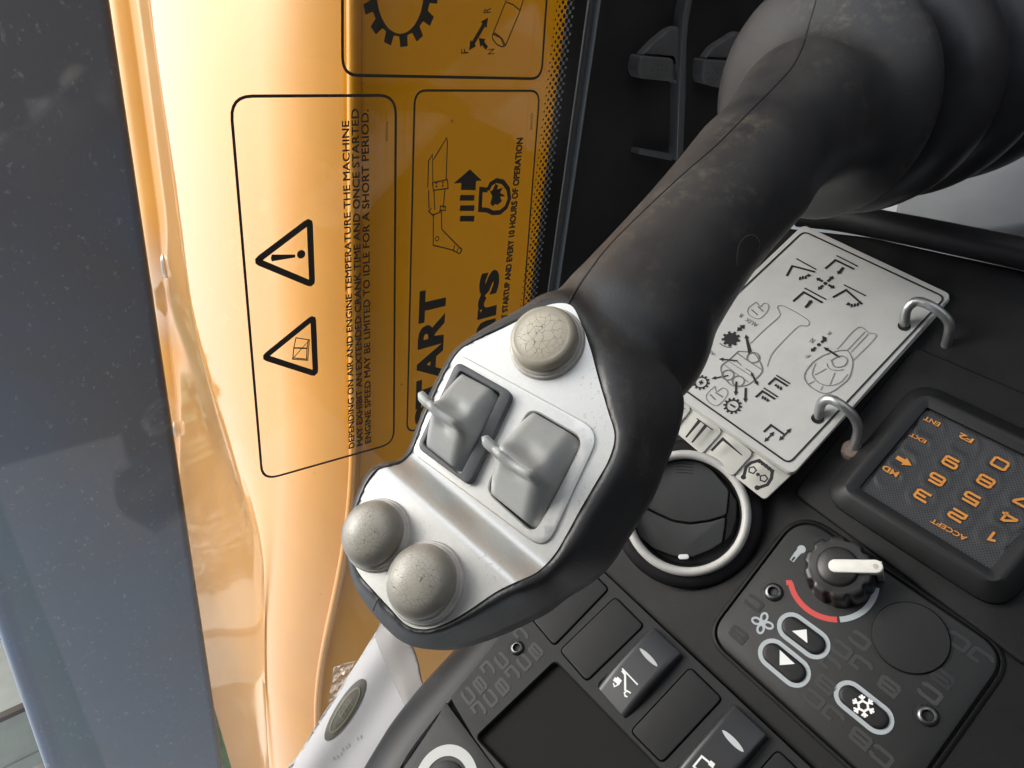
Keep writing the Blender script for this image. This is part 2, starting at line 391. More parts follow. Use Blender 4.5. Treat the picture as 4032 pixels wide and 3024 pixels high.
# loader boom: a long dark beam between the cab and the bonnet
M_boom = mat('boom_dark_paint', (.045, .05, .058), .42, coat=.35, bump=.03, bscale=90)
t = M_boom.node_tree; b = t.nodes['Principled BSDF']; tc = t.nodes.new('ShaderNodeTexCoord')
mp = t.nodes.new('ShaderNodeMapping'); mp.inputs['Scale'].default_value = (70, 60, 90)
n1 = t.nodes.new('ShaderNodeTexNoise'); n1.inputs['Scale'].default_value = 1.6; n1.inputs['Detail'].default_value = 6; n1.inputs['Roughness'].default_value = .7
vo = t.nodes.new('ShaderNodeTexVoronoi'); vo.inputs['Scale'].default_value = 70
nz = t.nodes.new('ShaderNodeTexNoise'); nz.inputs['Scale'].default_value = 40; nz.inputs['Detail'].default_value = 4
t.links.new(tc.outputs['Object'], mp.inputs[0]); t.links.new(mp.outputs[0], n1.inputs['Vector']); t.links.new(tc.outputs['Object'], nz.inputs['Vector'])
t.links.new(tc.outputs['Object'], vo.inputs['Vector'])
r1 = t.nodes.new('ShaderNodeValToRGB'); r1.color_ramp.elements[0].position = .605; r1.color_ramp.elements[1].position = .70
t.links.new(n1.outputs['Fac'], r1.inputs[0])
r2 = t.nodes.new('ShaderNodeValToRGB'); r2.color_ramp.elements[0].position = .05; r2.color_ramp.elements[1].position = .11
r2.color_ramp.elements[0].color = (.6, .6, .6, 1); r2.color_ramp.elements[1].color = (0, 0, 0, 1); t.links.new(vo.outputs['Distance'], r2.inputs[0])
ad = t.nodes.new('ShaderNodeMath'); ad.operation = 'MAXIMUM'; t.links.new(r1.outputs[0], ad.inputs[0]); t.links.new(r2.outputs[0], ad.inputs[1])
n3 = t.nodes.new('ShaderNodeTexNoise'); n3.inputs['Scale'].default_value = 3.2; n3.inputs['Detail'].default_value = 4; t.links.new(tc.outputs['Object'], n3.inputs['Vector'])
r3 = t.nodes.new('ShaderNodeValToRGB'); r3.color_ramp.elements[0].color = (.185, .235, .335, 1); r3.color_ramp.elements[1].color = (.215, .21, .235, 1)
r3.color_ramp.elements[0].position = .4; r3.color_ramp.elements[1].position = .62; t.links.new(n3.outputs['Fac'], r3.inputs[0])
mx = t.nodes.new('ShaderNodeMix'); mx.data_type = 'RGBA'; mx.inputs[7].default_value = (.55, .56, .57, 1)
sc1 = t.nodes.new('ShaderNodeMath'); sc1.operation = 'MULTIPLY'; sc1.inputs[1].default_value = .6; t.links.new(ad.outputs[0], sc1.inputs[0])
t.links.new(sc1.outputs[0], mx.inputs[0]); t.links.new(r3.outputs[0], mx.inputs[6]); t.links.new(mx.outputs[2], b.inputs['Base Color'])
M_boom.node_tree.nodes['Principled BSDF'].inputs['Coat Roughness'].default_value = .28
boom = thing('loader_boom', 'long dark grey dusty loader boom beam outside, left of the yellow bonnet', 'boom', (-.5, .85, 2.0))
def boom_loop(x):
    y0, y1, z0, z1, r = .75, .98, -.205, .008, .012; P = []
    for cy_, cz_, a0 in ((y0 + r, z0 + r, math.pi), (y1 - r, z0 + r, 1.5 * math.pi), (y1 - r, z1 - r, 0), (y0 + r, z1 - r, .5 * math.pi)):
        for k in range(5): q = a0 + k / 4 * math.pi / 2; P.append(Vector((x, cy_ + r * math.cos(q), zr(cz_ + r * math.sin(q)))))
    return P
m = MB(); m.loops([boom_loop(x) for x in (-3.2, -1.2, 0, 1.6)], cap0=True); m.build('beam', M_boom, boom)

# cab window: glass pane, black printed frit edge, rubber gasket
GY = .40
G = Pl(1300, 1100, GY / AX_Y.dot(ray(1300, 1100)), AX_Y, AX_X)
M_glass = bpy.data.materials.new('window_glass'); M_glass.use_nodes = True; t = M_glass.node_tree; t.nodes.clear()
oo = t.nodes.new('ShaderNodeOutputMaterial'); tr = t.nodes.new('ShaderNodeBsdfTransparent'); tr.inputs[0].default_value = (.95, .955, .945, 1)
gl = t.nodes.new('ShaderNodeBsdfGlossy'); gl.inputs['Roughness'].default_value = .02; ge = t.nodes.new('ShaderNodeNewGeometry'); dt = t.nodes.new('ShaderNodeVectorMath'); dt.operation = 'DOT_PRODUCT'
t.links.new(ge.outputs['Normal'], dt.inputs[0]); t.links.new(ge.outputs['Incoming'], dt.inputs[1])
ab_ = t.nodes.new('ShaderNodeMath'); ab_.operation = 'ABSOLUTE'; t.links.new(dt.outputs['Value'], ab_.inputs[0])
om = t.nodes.new('ShaderNodeMath'); om.operation = 'SUBTRACT'; om.inputs[0].default_value = 1; t.links.new(ab_.outputs[0], om.inputs[1])
pw_ = t.nodes.new('ShaderNodeMath'); pw_.operation = 'POWER'; pw_.inputs[1].default_value = 5; t.links.new(om.outputs[0], pw_.inputs[0])
fr = t.nodes.new('ShaderNodeMath'); fr.operation = 'MULTIPLY_ADD'; fr.inputs[1].default_value = .96; fr.inputs[2].default_value = .04; t.links.new(pw_.outputs[0], fr.inputs[0])
mx = t.nodes.new('ShaderNodeMixShader'); t.links.new(fr.outputs[0], mx.inputs[0]); t.links.new(tr.outputs[0], mx.inputs[1]); t.links.new(gl.outputs[0], mx.inputs[2]); t.links.new(mx.outputs[0], oo.inputs[0])
M_frit = mat('frit_black', (.02, .018, .016), .35)
M_gasket = mat('gasket_rubber', (.06, .06, .06), .6, bump=.2, bscale=300)
M_edge = mat('pane_edge', (.22, .24, .25), .3)
wbot = G.loc(2232, 600)[1]
cabw = thing('cab_window', 'clear cab side window pane with black dotted lower edge, carrying the stickers', 'window', w(G.o))
m = MB(); sgn = 1 if G.b.dot(AX_Z) > 0 else -1
def gq(a0, b0, a1, b1): return [(a0, b0), (a1, b0), (a1, b1), (a0, b1)]
m.slab(G, gq(-1.6, wbot, 1.0, wbot + sgn * .75), -.005, 0, .0008, 2, cap0=True); m.build('glass_pane', M_glass, cabw, smooth=0)
fr0 = G.loc(2186, 600)[1]
m = MB(); m.poly(G, gq(-1.6, wbot + sgn * .0005, 1.0, fr0), .0002); m.build('frit_band', M_frit, cabw, smooth=0)
m = MB(); rows = 7
pitch = .0056
for r in range(rows):
    rad = .0021 * (1 - r / rows) ** .55
    bb = fr0 + sgn * (.0008 + r * pitch * .5)
    n = int(2.0 / pitch)
    for k in range(n):
        a = -.95 + (k + .5 * (r % 2)) * pitch
        if a > .75: continue
        m.face([G.W(x, y, .00022) for x, y in circ((a, bb), rad, 8)])
m.build('frit_dots', M_frit, cabw, smooth=0, weld=False, kind='stuff')
m = MB(); m.slab(G, gq(-1.6, wbot - sgn * .0065, 1.0, wbot - sgn * .0005), -.012, .003, .002); m.build('gasket', M_gasket, cabw)
m = MB(); m.slab(G, gq(-1.6, wbot - sgn * .0095, 1.0, wbot - sgn * .007), -.012, .0045, .0008); m.build('edge_strip', M_edge, cabw)

# dark cab side panel under the window
M_dark = mat('cab_panel_black', (.016, .014, .013), .55, var=.5, vscale=7, bump=.1, bscale=400)
m = MB(); m.slab(G, gq(-1.6, wbot - sgn * .9, 1.0, wbot - sgn * .0098), -.03, -.004, .002)
o = m.build('cab_side_panel', M_dark); tag(o, 'black cab side panel below the window edge', 'panel')
M_lin = mat('added_cab_lining', (.045, .045, .047), .8)
m = MB(); m.box((-1.1, -1.2, zr(.42)), (.75, GY - .01, zr(.47))); o = m.build('added_cab_roof', M_lin, smooth=0); o['kind'] = 'structure'  # unseen roof, added to cut flat light from overhead
m = MB(); m.box((-1.1, -1.0, zr(-.999)), (.75, -.95, zr(.419))); o = m.build('added_cab_far_wall', M_lin, smooth=0); o['kind'] = 'structure'  # unseen dark wall, added to keep sky glare off the glass
m = MB(); m.box((-1.3, -1.4, zr(-1.05)), (1.2, GY - .04, zr(-1.0))); o = m.build('added_cab_floor', M_dark, smooth=0); o['kind'] = 'structure'  # unseen floor, added to stop green bounce from the ground
# grey connector block, its reflection built as a second block, thin bracket
M_block = mat('grey_plastic', (.10, .097, .094), .6, var=.12, vscale=60)
M_print = mat('print_black', (.012, .012, .013), .6)
M_steel = mat('bracket_steel', (.22, .22, .225), .38, metal=.6, bump=.2, bscale=200)
def z4(x, y): return (2400 + x * .4219, y * .4219)
def block(pts, backpts, label, pr):
    lp = [z4(*p) for p in pts]; c = G.W(*G.loc(*lp[0], .02), .0)
    th = thing('block_or_reflection', label, 'connector', c, 'grey connector blocks')
    m = MB(); m.slab(G, rounded(G.L(lp, .008), .003, 4), -.0039, .008, .002); m.build('front', M_block, th)
    m = MB(); m.slab(G, rounded(G.L([z4(*p) for p in backpts], .003), .004, 4), -.0039, .003, .002); m.build('housing', M_block, th)
    m = MB()
    for row in pr:
        for (x, y) in row:
            a = G.loc(*z4(x, y), .0082); m.ribbon(G, [a, (a[0] + .0013, a[1] + .0004)], .0009, .0082)
    m.build('printed_marks', M_print, th, smooth=0)
block([(300, 520), (600, 548), (610, 765), (300, 735), (272, 650)], [(300, 520), (430, 380), (560, 275), (655, 240), (655, 790), (600, 775), (605, 548)],
      'dim reflection of the grey block, built as a second block, left of the thin bracket', [[(455, 610), (490, 615), (530, 618)], [(400, 655), (450, 660), (488, 665), (528, 668)], [(450, 712), (490, 716), (525, 720)]])
block([(890, 555), (1180, 575), (1180, 840), (1070, 830), (890, 780), (872, 700)], [(890, 552), (970, 440), (1080, 370), (1190, 300), (1250, 300), (1250, 570)],
      'brighter grey block with dotted print, between the bracket and the grip', [[(920, 636), (965, 640), (1010, 646), (1048, 650), (1095, 656)], [(920, 686), (960, 690), (1000, 694), (1050, 698)], [(920, 742), (965, 746), (1005, 750), (1042, 754)]])
br = thing('bracket', 'thin bare steel bracket strip between the grey block and its modelled reflection', 'bracket', G.W(*G.loc(2690, 300), 0))
m = MB(); m.slab(G, G.L([z4(*p) for p in [(735, -60), (785, -60), (740, 200), (722, 400), (712, 900), (690, 1420), (630, 1500), (650, 900), (672, 400), (690, 150)]], .006), -.0039, .006, .0008); m.build('upright', M_steel, br)
m = MB(); m.slab(G, G.L([z4(*p) for p in [(285, 1390), (600, 1445), (580, 1500), (280, 1440)]], .006), -.0039, .006, .0006); m.build('foot', M_steel, br)

# ---- stickers on the inside of the glass
M_film = bpy.data.materials.new('clear_film'); M_film.use_nodes = True; t = M_film.node_tree; t.nodes.clear()
oo = t.nodes.new('ShaderNodeOutputMaterial'); tr = t.nodes.new('ShaderNodeBsdfTransparent'); df = t.nodes.new('ShaderNodeBsdfDiffuse'); df.inputs[0].default_value = (.75, .72, .72, 1)
mx = t.nodes.new('ShaderNodeMixShader'); mx.inputs[0].default_value = .018; t.links.new(tr.outputs[0], mx.inputs[1]); t.links.new(df.outputs[0], mx.inputs[2]); t.links.new(mx.outputs[0], oo.inputs[0])
M_ink = mat('sticker_ink', (.045, .036, .026), .6)
def zs(x, y): return (850 + x * .9647, 300 + y * .9645)
def zt(x, y): return (1250 + x * .5425, y * .5425)
HF, HI = .0003, .0005
def gl_(pts, f=zs): return G.L([f(*p) for p in pts], HI)
def sticker(name, label, corners, f, rad, bw, film_out=.004):
    loop = rounded(gl_(corners, f), rad, 6); c = G.W(*gl_([corners[0]], f)[0], 0)
    th = thing(name, label, 'sticker', c)
    m = MB(); m.poly(G, inset(ccw(loop), -film_out), HF); m.build('film', M_film, th, smooth=0)
    m = MB(); m.ribbon(G, loop, bw, HI, closed=True); m.build('border', M_ink, th, smooth=0)
    return th
s1 = sticker('warning_sticker', 'clear sticker with two warning triangles and three lines of capitals', [(58, 82), (735, 78), (726, 1498), (190, 1650)], zs, .012, .0017, -.001)
def line(th, txt, p0, p1, pt, h, bold=0.0, strike=0.0):
    m_ = MB(); m_.text(G, txt, p0, p1, pt, h, bold)
    if strike:                   # a second, slightly shifted impression thickens the thin strokes
        for k_, (ex, ey) in enumerate(((0, strike), (strike, 0), (strike, strike))): m_.text(G, txt, (p0[0] + ex, p0[1] + ey), (p1[0] + ex, p1[1] + ey), (pt[0] + ex, pt[1] + ey), h + .00002 * (k_ + 1), bold)
    m_.build('lettering', M_ink, th, smooth=0, weld=False)
line(s1, 'DEPENDING ON AIR AND ENGINE TEMPERATURE THE MACHINE', zs(563, 1512), zs(540, 181), zs(541, 1512), HI, 0, 1.4)
line(s1, 'MAY EXHIBIT AN EXTENDED CRANK TIME AND ONCE STARTED', zs(597, 1502), zs(580, 132), zs(574, 1502), HI, 0, 1.4)
line(s1, 'ENGINE SPEED MAY BE LIMITED TO IDLE FOR A SHORT PERIOD.', zs(630, 1491), zs(620, 135), zs(607, 1491), HI, 0, 1.4)
line(s1, '334/C5743', zs(700, 265), zs(702, 186), zs(691, 265), HI, 0)
m = MB()
m.ribbon(G, rounded(gl_([(165, 755), (383, 590), (393, 850)]), .003, 3), .0042, HI, closed=True)
m.ribbon(G, rounded(gl_([(197, 1147), (397, 985), (407, 1215)]), .003, 3), .0042, HI, closed=True)
m.poly(G, gl_([(228, 728), (324, 728), (324, 740), (228, 756), (224, 742)]), HI)
m.poly(G, circ(gl_([(348, 727)])[0], .0028, 20), HI)
for L_ in ([(318, 1108), (327, 1068), (378, 1076), (372, 1110)], [(314, 1150), (318, 1110), (372, 1112), (370, 1155)], [(312, 1155), (375, 1160), (378, 1112), (383, 1075)]):
    m.ribbon(G, gl_(L_), .0007, HI, closed=True)
m.build('warning_symbols', M_ink, s1, smooth=0)

s2 = sticker('startup_sticker', 'clear sticker reading START with a boom drawing and thick arrow', [(812, 58), (1322, 60), (1225, 1330), (780, 1455)], zs, .009, .0015)
line(s2, 'START', zs(905, 1402), zs(935, 855), zs(810, 1402), HI, .04)
line(s2, '&', zs(1020, 1120), zs(1012, 1085), zs(975, 1118), HI, .01)
line(s2, '10hrs', zs(1110, 1290), zs(1152, 785), zs(1012, 1260), HI, .04)
line(s2, 'BOOM AT STARTUP AND EVERY 10 HOURS OF OPERATION', zs(1175, 1090), zs(1250, 250), zs(1155, 1085), HI, 0, 2.4)
line(s2, '334/A1023', zs(1290, 218), zs(1292, 150), zs(1281, 217), HI, 0)
m = MB()
for L_ in ([(865, 455), (868, 345), (884, 320), (886, 445)], [(888, 340), (942, 252), (945, 268), (940, 422)], [(884, 435), (945, 422), (948, 458), (888, 466), (884, 435)],
           [(868, 465), (870, 540)], [(890, 465), (893, 545)], [(935, 458), (928, 540)], [(880, 540), (868, 550), (885, 568), (915, 555), (917, 530), (938, 532), (936, 548), (912, 548)],
           [(888, 560), (887, 690), (975, 712)], [(920, 545), (922, 625), (1000, 705)], [(975, 690), (968, 712), (995, 724), (1003, 708), (998, 700)]):
    m.ribbon(G, gl_(L_), .0009, HI)
m.ribbon(G, circ(gl_([(903, 663)])[0], .0016, 14), .0007, HI, closed=True); m.ribbon(G, circ(gl_([(994, 712)])[0], .0022, 14), .0008, HI, closed=True)
for c_ in ((900, 436), (926, 434), (900, 450), (926, 447)): m.poly(G, circ(gl_([c_])[0], .0008, 8), HI)
m.build('boom_drawing', M_ink, s2, smooth=0)
m = MB()
m.poly(G, gl_([(1037, 380), (1086, 426), (1062, 428), (1060, 466), (1000, 464), (1002, 436), (970, 438)]), HI)
for y0, y1 in ((485, 508), (527, 550), (570, 593)): m.poly(G, gl_([(998, y0), (1056, y0), (1054, y1), (995, y1)]), HI)
m.ribbon(G, gl_([(1110, 465), (1082, 462), (1078, 545), (1108, 547), (1130, 558), (1160, 556), (1185, 535), (1198, 500), (1193, 460), (1172, 432), (1145, 426), (1122, 440), (1110, 465)]), .0036, HI)
m.poly(G, gl_([(1130, 532), (1120, 520), (1128, 490), (1118, 470), (1130, 465), (1140, 440), (1152, 445), (1148, 462), (1172, 455), (1160, 475), (1182, 490), (1160, 492), (1168, 510), (1150, 525), (1138, 522)]), HI)
m.build('arrow_and_engine_symbol', M_ink, s2, smooth=0)

s3 = sticker('drive_sticker', 'clear sticker with a large gear and F R N arrows at the top edge', [(180, -700), (1710, -700), (1625, 572), (182, 545)], zt, .010, .0018)
line(s3, 'F', zt(1092, 385), zt(1092, 352), zt(1040, 385), HI, .004); line(s3, 'R', zt(1255, 92), zt(1255, 55), zt(1202, 92), HI, .004); line(s3, 'N', zt(1280, 390), zt(1280, 352), zt(1232, 388), HI, .004)
m = MB(); gc = (600, -60); outer, inner = [], []
nT = 14
for k in range(nT):
    for fr_, rr in ((-.30, 1.0), (-.22, 1.24), (.22, 1.24), (.30, 1.0)):
        a = (k + fr_) / nT * 2 * math.pi + .12; outer.append((gc[0] + 222 * rr * math.cos(a), gc[1] + 325 * rr * math.sin(a)))
        inner.append((gc[0] + 170 * math.cos(a), gc[1] + 305 * math.sin(a)))
m.ring(G, gl_(outer, zt), gl_(inner, zt), HI)
def arrow(mb, pl, p, q, wd_, hw, hl, h, both=False):
    p, q = Vector(p), Vector(q); d = (q - p).normalized(); n_ = Vector((-d.y, d.x)); e = q - d * hl; s_ = p + d * hl if both else p
    mb.poly(pl, [tuple(s_ + n_ * wd_ / 2), tuple(s_ - n_ * wd_ / 2), tuple(e - n_ * wd_ / 2), tuple(e + n_ * wd_ / 2)], h)
    mb.poly(pl, [tuple(e + n_ * hw / 2), tuple(e - n_ * hw / 2), tuple(q)], h)
    if both: mb.poly(pl, [tuple(s_ + n_ * hw / 2), tuple(s_ - n_ * hw / 2), tuple(p)], h)
A_ = gl_([(1100, 365), (1238, 128), (1230, 350), (1170, 275)], zt)
arrow(m, G, A_[0], A_[1], .0028, .0064, .0055, HI, True); arrow(m, G, A_[2], A_[3], .0028, .0064, .005, HI)
for L_ in ([(1270, 255), (1395, -60), (1500, -60)], [(1365, 330), (1460, 105), (1500, -20)], [(1372, 15), (1420, 35), (1470, 75), (1478, 60)], [(1270, 255), (1290, 240), (1340, 280), (1365, 330), (1340, 340), (1300, 320), (1270, 280), (1270, 255)], [(1280, 250), (1330, 275), (1352, 330)]):
    m.ribbon(G, gl_(L_, zt), .0008, HI)
m.build('gear_and_lever_symbols', M_ink, s3, smooth=0)
# ---------------------------------------------------------------- joystick
def z1(x, y): return (1300 + x * .9044, 1100 + y * .9042)
Fp = Pl(1790, 1800, .215, (-.30, -.36, -.88), (1, 0, 0))
RISE = .006
_b0, _b1 = Vector(Fp.loc(*z1(395, 780))), Vector(Fp.loc(*z1(940, 1235)))
_t0 = Vector(Fp.loc(*z1(500, 1075), RISE))
_dn = (_b1 - _b0).normalized(); _nn = Vector((-_dn.y, _dn.x))
if _nn.dot(_t0 - _b0) < 0: _nn = -_nn
_tt = _nn.dot(_t0 - _b0)
def hp(a, b): return RISE * sst(0, _tt, _nn.dot(Vector((a, b)) - _b0))
def fl(p, dh=0.0):
    h = 0
    for _ in range(8): ab = Fp.loc(*p, h + dh); h = hp(*ab)
    return ab
IO = [((1045, 112), (1050, 40), -6), ((1092, 190), (1190, 150), -8), ((1132, 300), (1420, 320), -11), ((1167, 430), (1532, 480), -14), ((1208, 570), (1518, 640), -15), ((1238, 680), (1462, 790), -15),
      ((1215, 780), (1412, 920), -15), ((1160, 880), (1356, 1020), -15), ((1090, 1000), (1280, 1140), -15), ((1030, 1110), (1205, 1250), -15), ((975, 1200), (1110, 1330), -15), ((900, 1275), (1005, 1390), -15),
      ((800, 1322), (905, 1448), -15), ((720, 1362), (795, 1503), -15), ((620, 1430), (692, 1549), -15), ((520, 1490), (572, 1589), -15), ((420, 1523), (440, 1612), -14), ((335, 1505), (318, 1584), -12),
      ((260, 1430), (222, 1503), -9), ((190, 1355), (140, 1400), -7), ((130, 1285), (94, 1310), -5), ((98, 1215), (74, 1225), -3), ((95, 1110), (72, 1110), -2), ((122, 985), (96, 978), -2), ((167, 885), (143, 865), -2),
      ((205, 835), (180, 815), -2), ((258, 815), (236, 792), -2), ((312, 800), (296, 782), -2), ((358, 750), (335, 735), -2), ((400, 640), (376, 630), -2), ((455, 510), (426, 500), -2), ((515, 385), (487, 378), -2),
      ((565, 310), (536, 303), -2), ((645, 262), (618, 240), -2), ((745, 218), (716, 178), -2), ((850, 165), (826, 112), -3), ((950, 112), (926, 45), -5)]
I_px = crom([z1(*i) for i, o_, h in IO], 5, True); O_px = crom([z1(*o_) for i, o_, h in IO], 5, True)
HO = [v.x for v in crom([(h * .001, 0) for i, o_, h in IO], 5, True)]
I_ab = [fl(tuple(p)) for p in I_px]
def ringpts(s_, bumph):
    out = []
    for k in range(len(I_px)):
        base = hp(*I_ab[k]); dh = bumph + HO[k] * s_ ** 1.8; px = I_px[k].lerp(O_px[k], s_)
        ab = Fp.loc(px.x, px.y, base + dh); out.append((ab[0], ab[1], base + dh))
    return out
rings = [[(a, b, hp(a, b) - .0018) for a, b in inset(ccw(I_ab) if area2(I_ab) > 0 else I_ab, 0)]]
rings[0] = [(a, b, hp(a, b) - .002) for a, b in I_ab]
for s_, bh in ((.0, .0002), (.10, .0011), (.22, .0014), (.38, .0012), (.55, .0006), (.72, .0003), (.87, 0), (1.0, 0)): rings.append(ringpts(s_, bh))
last = rings[-1]; cen = (sum(p[0] for p in last) / len(last), sum(p[1] for p in last) / len(last))
def shrink(rg, k, h): return [(cen[0] + (p[0] - cen[0]) * k, cen[1] + (p[1] - cen[1]) * k, h if k < .9 else min(p[2], h)) for p in rg]
rings.append([(p[0], p[1], min(p[2] - .004, -.019)) for p in last]); rings.append(shrink(last, .93, -.028)); rings.append(shrink(last, .78, -.037)); rings.append(shrink(last, .5, -.042))
def remesh(v, f, vox, iters):
    me = bpy.data.meshes.new('tmp'); me.from_pydata(v, [], f); bm = bmesh.new(); bm.from_mesh(me)
    bmesh.ops.remove_doubles(bm, verts=bm.verts, dist=2e-6); bmesh.ops.recalc_face_normals(bm, faces=bm.faces); bm.to_mesh(me); bm.free()
    to = bpy.data.objects.new('tmp', me); sc.collection.objects.link(to)
    md = to.modifiers.new('r', 'REMESH'); md.mode = 'VOXEL'; md.voxel_size = vox
    ms = to.modifiers.new('s', 'SMOOTH'); ms.factor = .5; ms.iterations = iters
    dg = bpy.context.evaluated_depsgraph_get(); r = bpy.data.meshes.new_from_object(to.evaluated_get(dg)); bpy.data.objects.remove(to); return r
def npsst(a, b, x): t = np.clip((x - a) / (b - a), 0, 1); return t * t * (3 - 2 * t)
def relax(me_, centre, r1, r0, k, n):
    nv = len(me_.vertices); co = np.empty(nv * 3); me_.vertices.foreach_get('co', co); co = co.reshape(-1, 3)
    ed = np.empty(len(me_.edges) * 2, dtype=np.int32); me_.edges.foreach_get('vertices', ed); ed = ed.reshape(-1, 2)
    d = np.linalg.norm(co - np.array(centre), axis=1); wt = npsst(r1, r0, d)[:, None] * k
    deg = np.bincount(ed.ravel(), minlength=nv)[:, None].astype(float)
    for it in range(n):
        acc = np.stack([np.bincount(ed[:, 0], co[ed[:, 1], q], nv) + np.bincount(ed[:, 1], co[ed[:, 0], q], nv) for q in range(3)], 1)
        co += (acc / deg - co) * wt
    return co
base = MB(); head = MB()
head.loops([[Fp.W(*p) for p in rg] for rg in rings], cap0=False, cap1=True)
head.cdt(Fp, I_ab, [], lambda a, b: hp(a, b) - .002, .003)
# handle
SP = [(2130, 1520, .250, 18), (2260, 1420, .246, 23.5), (2446, 1338, .2480, 29.2), (2567, 1165, .2565, 26.2), (2755, 922, .273, 25.2), (2930, 715, .291, 27), (3045, 580, .307, 30), (3130, 480, .321, 35), (3205, 400, .334, 41)]
cpts = [ray(x, y) * z for x, y, z, r in SP]
sp = crom([tuple(c) + (r,) for c, (x, y, z, r) in zip(cpts, SP)], 5) if False else None
cs = crom([tuple(c) for c in cpts], 5); rs = [v.x for v in crom([(r * .001, 0) for x, y, z, r in SP], 5)]
base.tube([w(c) for c in cs], rs, 40)
Pp = Pl(3195, 402, .352, (-.77, .29, -.57), (0, 1, 0))
PR = [(.012, .026), (.030, .016), (.042, .008), (.052, .0015), (.0585, -.0045), (.0620, -.011), (.0622, -.017), (.059, -.0235), (.050, -.026), (.010, -.026)]
pr = [(v.x, v.y) for v in crom(PR, 4)]
base.revolve(Pp, (0, 0), pr, 72, cap0=True, cap1=True)
# one continuous moulded body: flare and handle first, then the head
mb_ = remesh(base.v, base.f, .0024, 2)
cob = relax(mb_, w(ray(3240, 420) * .330), .080, .048, .6, 260)
nh = len(head.v)
allv = head.v + [Vector(c) for c in cob]; allf = head.f + [tuple(i + nh for i in p.vertices) for p in mb_.polygons]
me2 = remesh(allv, allf, .00095, 8)
co = relax(me2, w(ray(2330, 1330) * .235), .036, .018, .5, 55)
vco = [Vector(c) for c in co]
joy = thing('joystick', 'black joystick with silver face plate, domed buttons and two grey thumb rockers', 'joystick', Pp.W(0, 0, -.11))
jl = Vector(joy.location)
grip_tree = BVHTree.FromPolygons(vco, [tuple(p.vertices) for p in me2.polygons])
for v, c in zip(me2.vertices, vco): v.co = c - jl
me2.name = 'grip_body'; me2.shade_smooth()
M_rub = mat('grip_rubber', (.024, .025, .028), .44, spec=.5, bump=.12, bscale=1500, var=.35, vscale=38, col2=(.038, .037, .037), rvar=.08, detail=6)
t = M_rub.node_tree; b = t.nodes['Principled BSDF']           # rubbed-in dust marks
tc = t.nodes.new('ShaderNodeTexCoord'); nn = t.nodes.new('ShaderNodeTexNoise'); nn.inputs['Scale'].default_value = 190; nn.inputs['Detail'].default_value = 5; nn.inputs['Roughness'].default_value = .7
n5 = t.nodes.new('ShaderNodeTexNoise'); n5.inputs['Scale'].default_value = 22; n5.inputs['Detail'].default_value = 2
t.links.new(tc.outputs['Object'], nn.inputs['Vector']); t.links.new(tc.outputs['Object'], n5.inputs['Vector'])
ra = t.nodes.new('ShaderNodeValToRGB'); ra.color_ramp.elements[0].position = .50; ra.color_ramp.elements[1].position = .68; t.links.new(nn.outputs['Fac'], ra.inputs[0])
rb = t.nodes.new('ShaderNodeValToRGB'); rb.color_ramp.elements[0].position = .50; rb.color_ramp.elements[1].position = .66; t.links.new(n5.outputs['Fac'], rb.inputs[0])
mu = t.nodes.new('ShaderNodeMath'); mu.operation = 'MULTIPLY'; t.links.new(ra.outputs[0], mu.inputs[0]); t.links.new(rb.outputs[0], mu.inputs[1])
mu2 = t.nodes.new('ShaderNodeMath'); mu2.operation = 'MULTIPLY'; mu2.inputs[1].default_value = .38; t.links.new(mu.outputs[0], mu2.inputs[0])
old = b.inputs['Base Color'].links[0].from_socket
mx = t.nodes.new('ShaderNodeMix'); mx.data_type = 'RGBA'; mx.inputs[7].default_value = (.17, .15, .11, 1)
t.links.new(mu2.outputs[0], mx.inputs[0]); t.links.new(old, mx.inputs[6]); t.links.new(mx.outputs[2], b.inputs['Base Color'])
me2.materials.clear(); me2.materials.append(M_rub)
gb = bpy.data.objects.new('grip_body', me2); sc.collection.objects.link(gb); gb.parent = joy
# moulding seams laid on the grip surface
M_seam = mat('seam_black', (.004, .004, .005), .6)
def on_grip(px, py):
    d = wd(ray(px, py)).normalized(); h = grip_tree.ray_cast(Vector((0, 0, CAM_H)), d)
    return h[0], h[1]
def seam(pts, r):
    P = [on_grip(*p) for p in crom(pts, 7)]; P = [p for p in P if p[0] is not None]
    m = MB(); m.tube([p + n_ * (-r * .45) for p, n_ in P], r, 6); return m.build('moulding_seam', M_seam, joy)
seam([(2238, 1198), (2262, 1153), (2323, 1063), (2400, 965), (2540, 825), (2678, 696), (2822, 570), (2961, 430), (3045, 346), (3117, 266), (3159, 186), (3180, 114), (3200, 46), (3214, -5)], .00055)
seam([z1(187, 1442), z1(193, 1425), z1(203, 1402), z1(214, 1386)], .0003)
# thin scratch loop on the grip
seam_m = MB(); P = [on_grip(2600 + x / 2.765, 850 + y / 2.765) for x, y in crom([(840, 550), (832, 450), (860, 310), (930, 225), (1010, 208), (1070, 260), (1083, 320), (1065, 390)], 5)]
seam_m.tube([p for p, n_ in P if p], .00016, 5); seam_m.build('scratch_mark', mat('scratch', (.12, .11, .1), .7), joy)

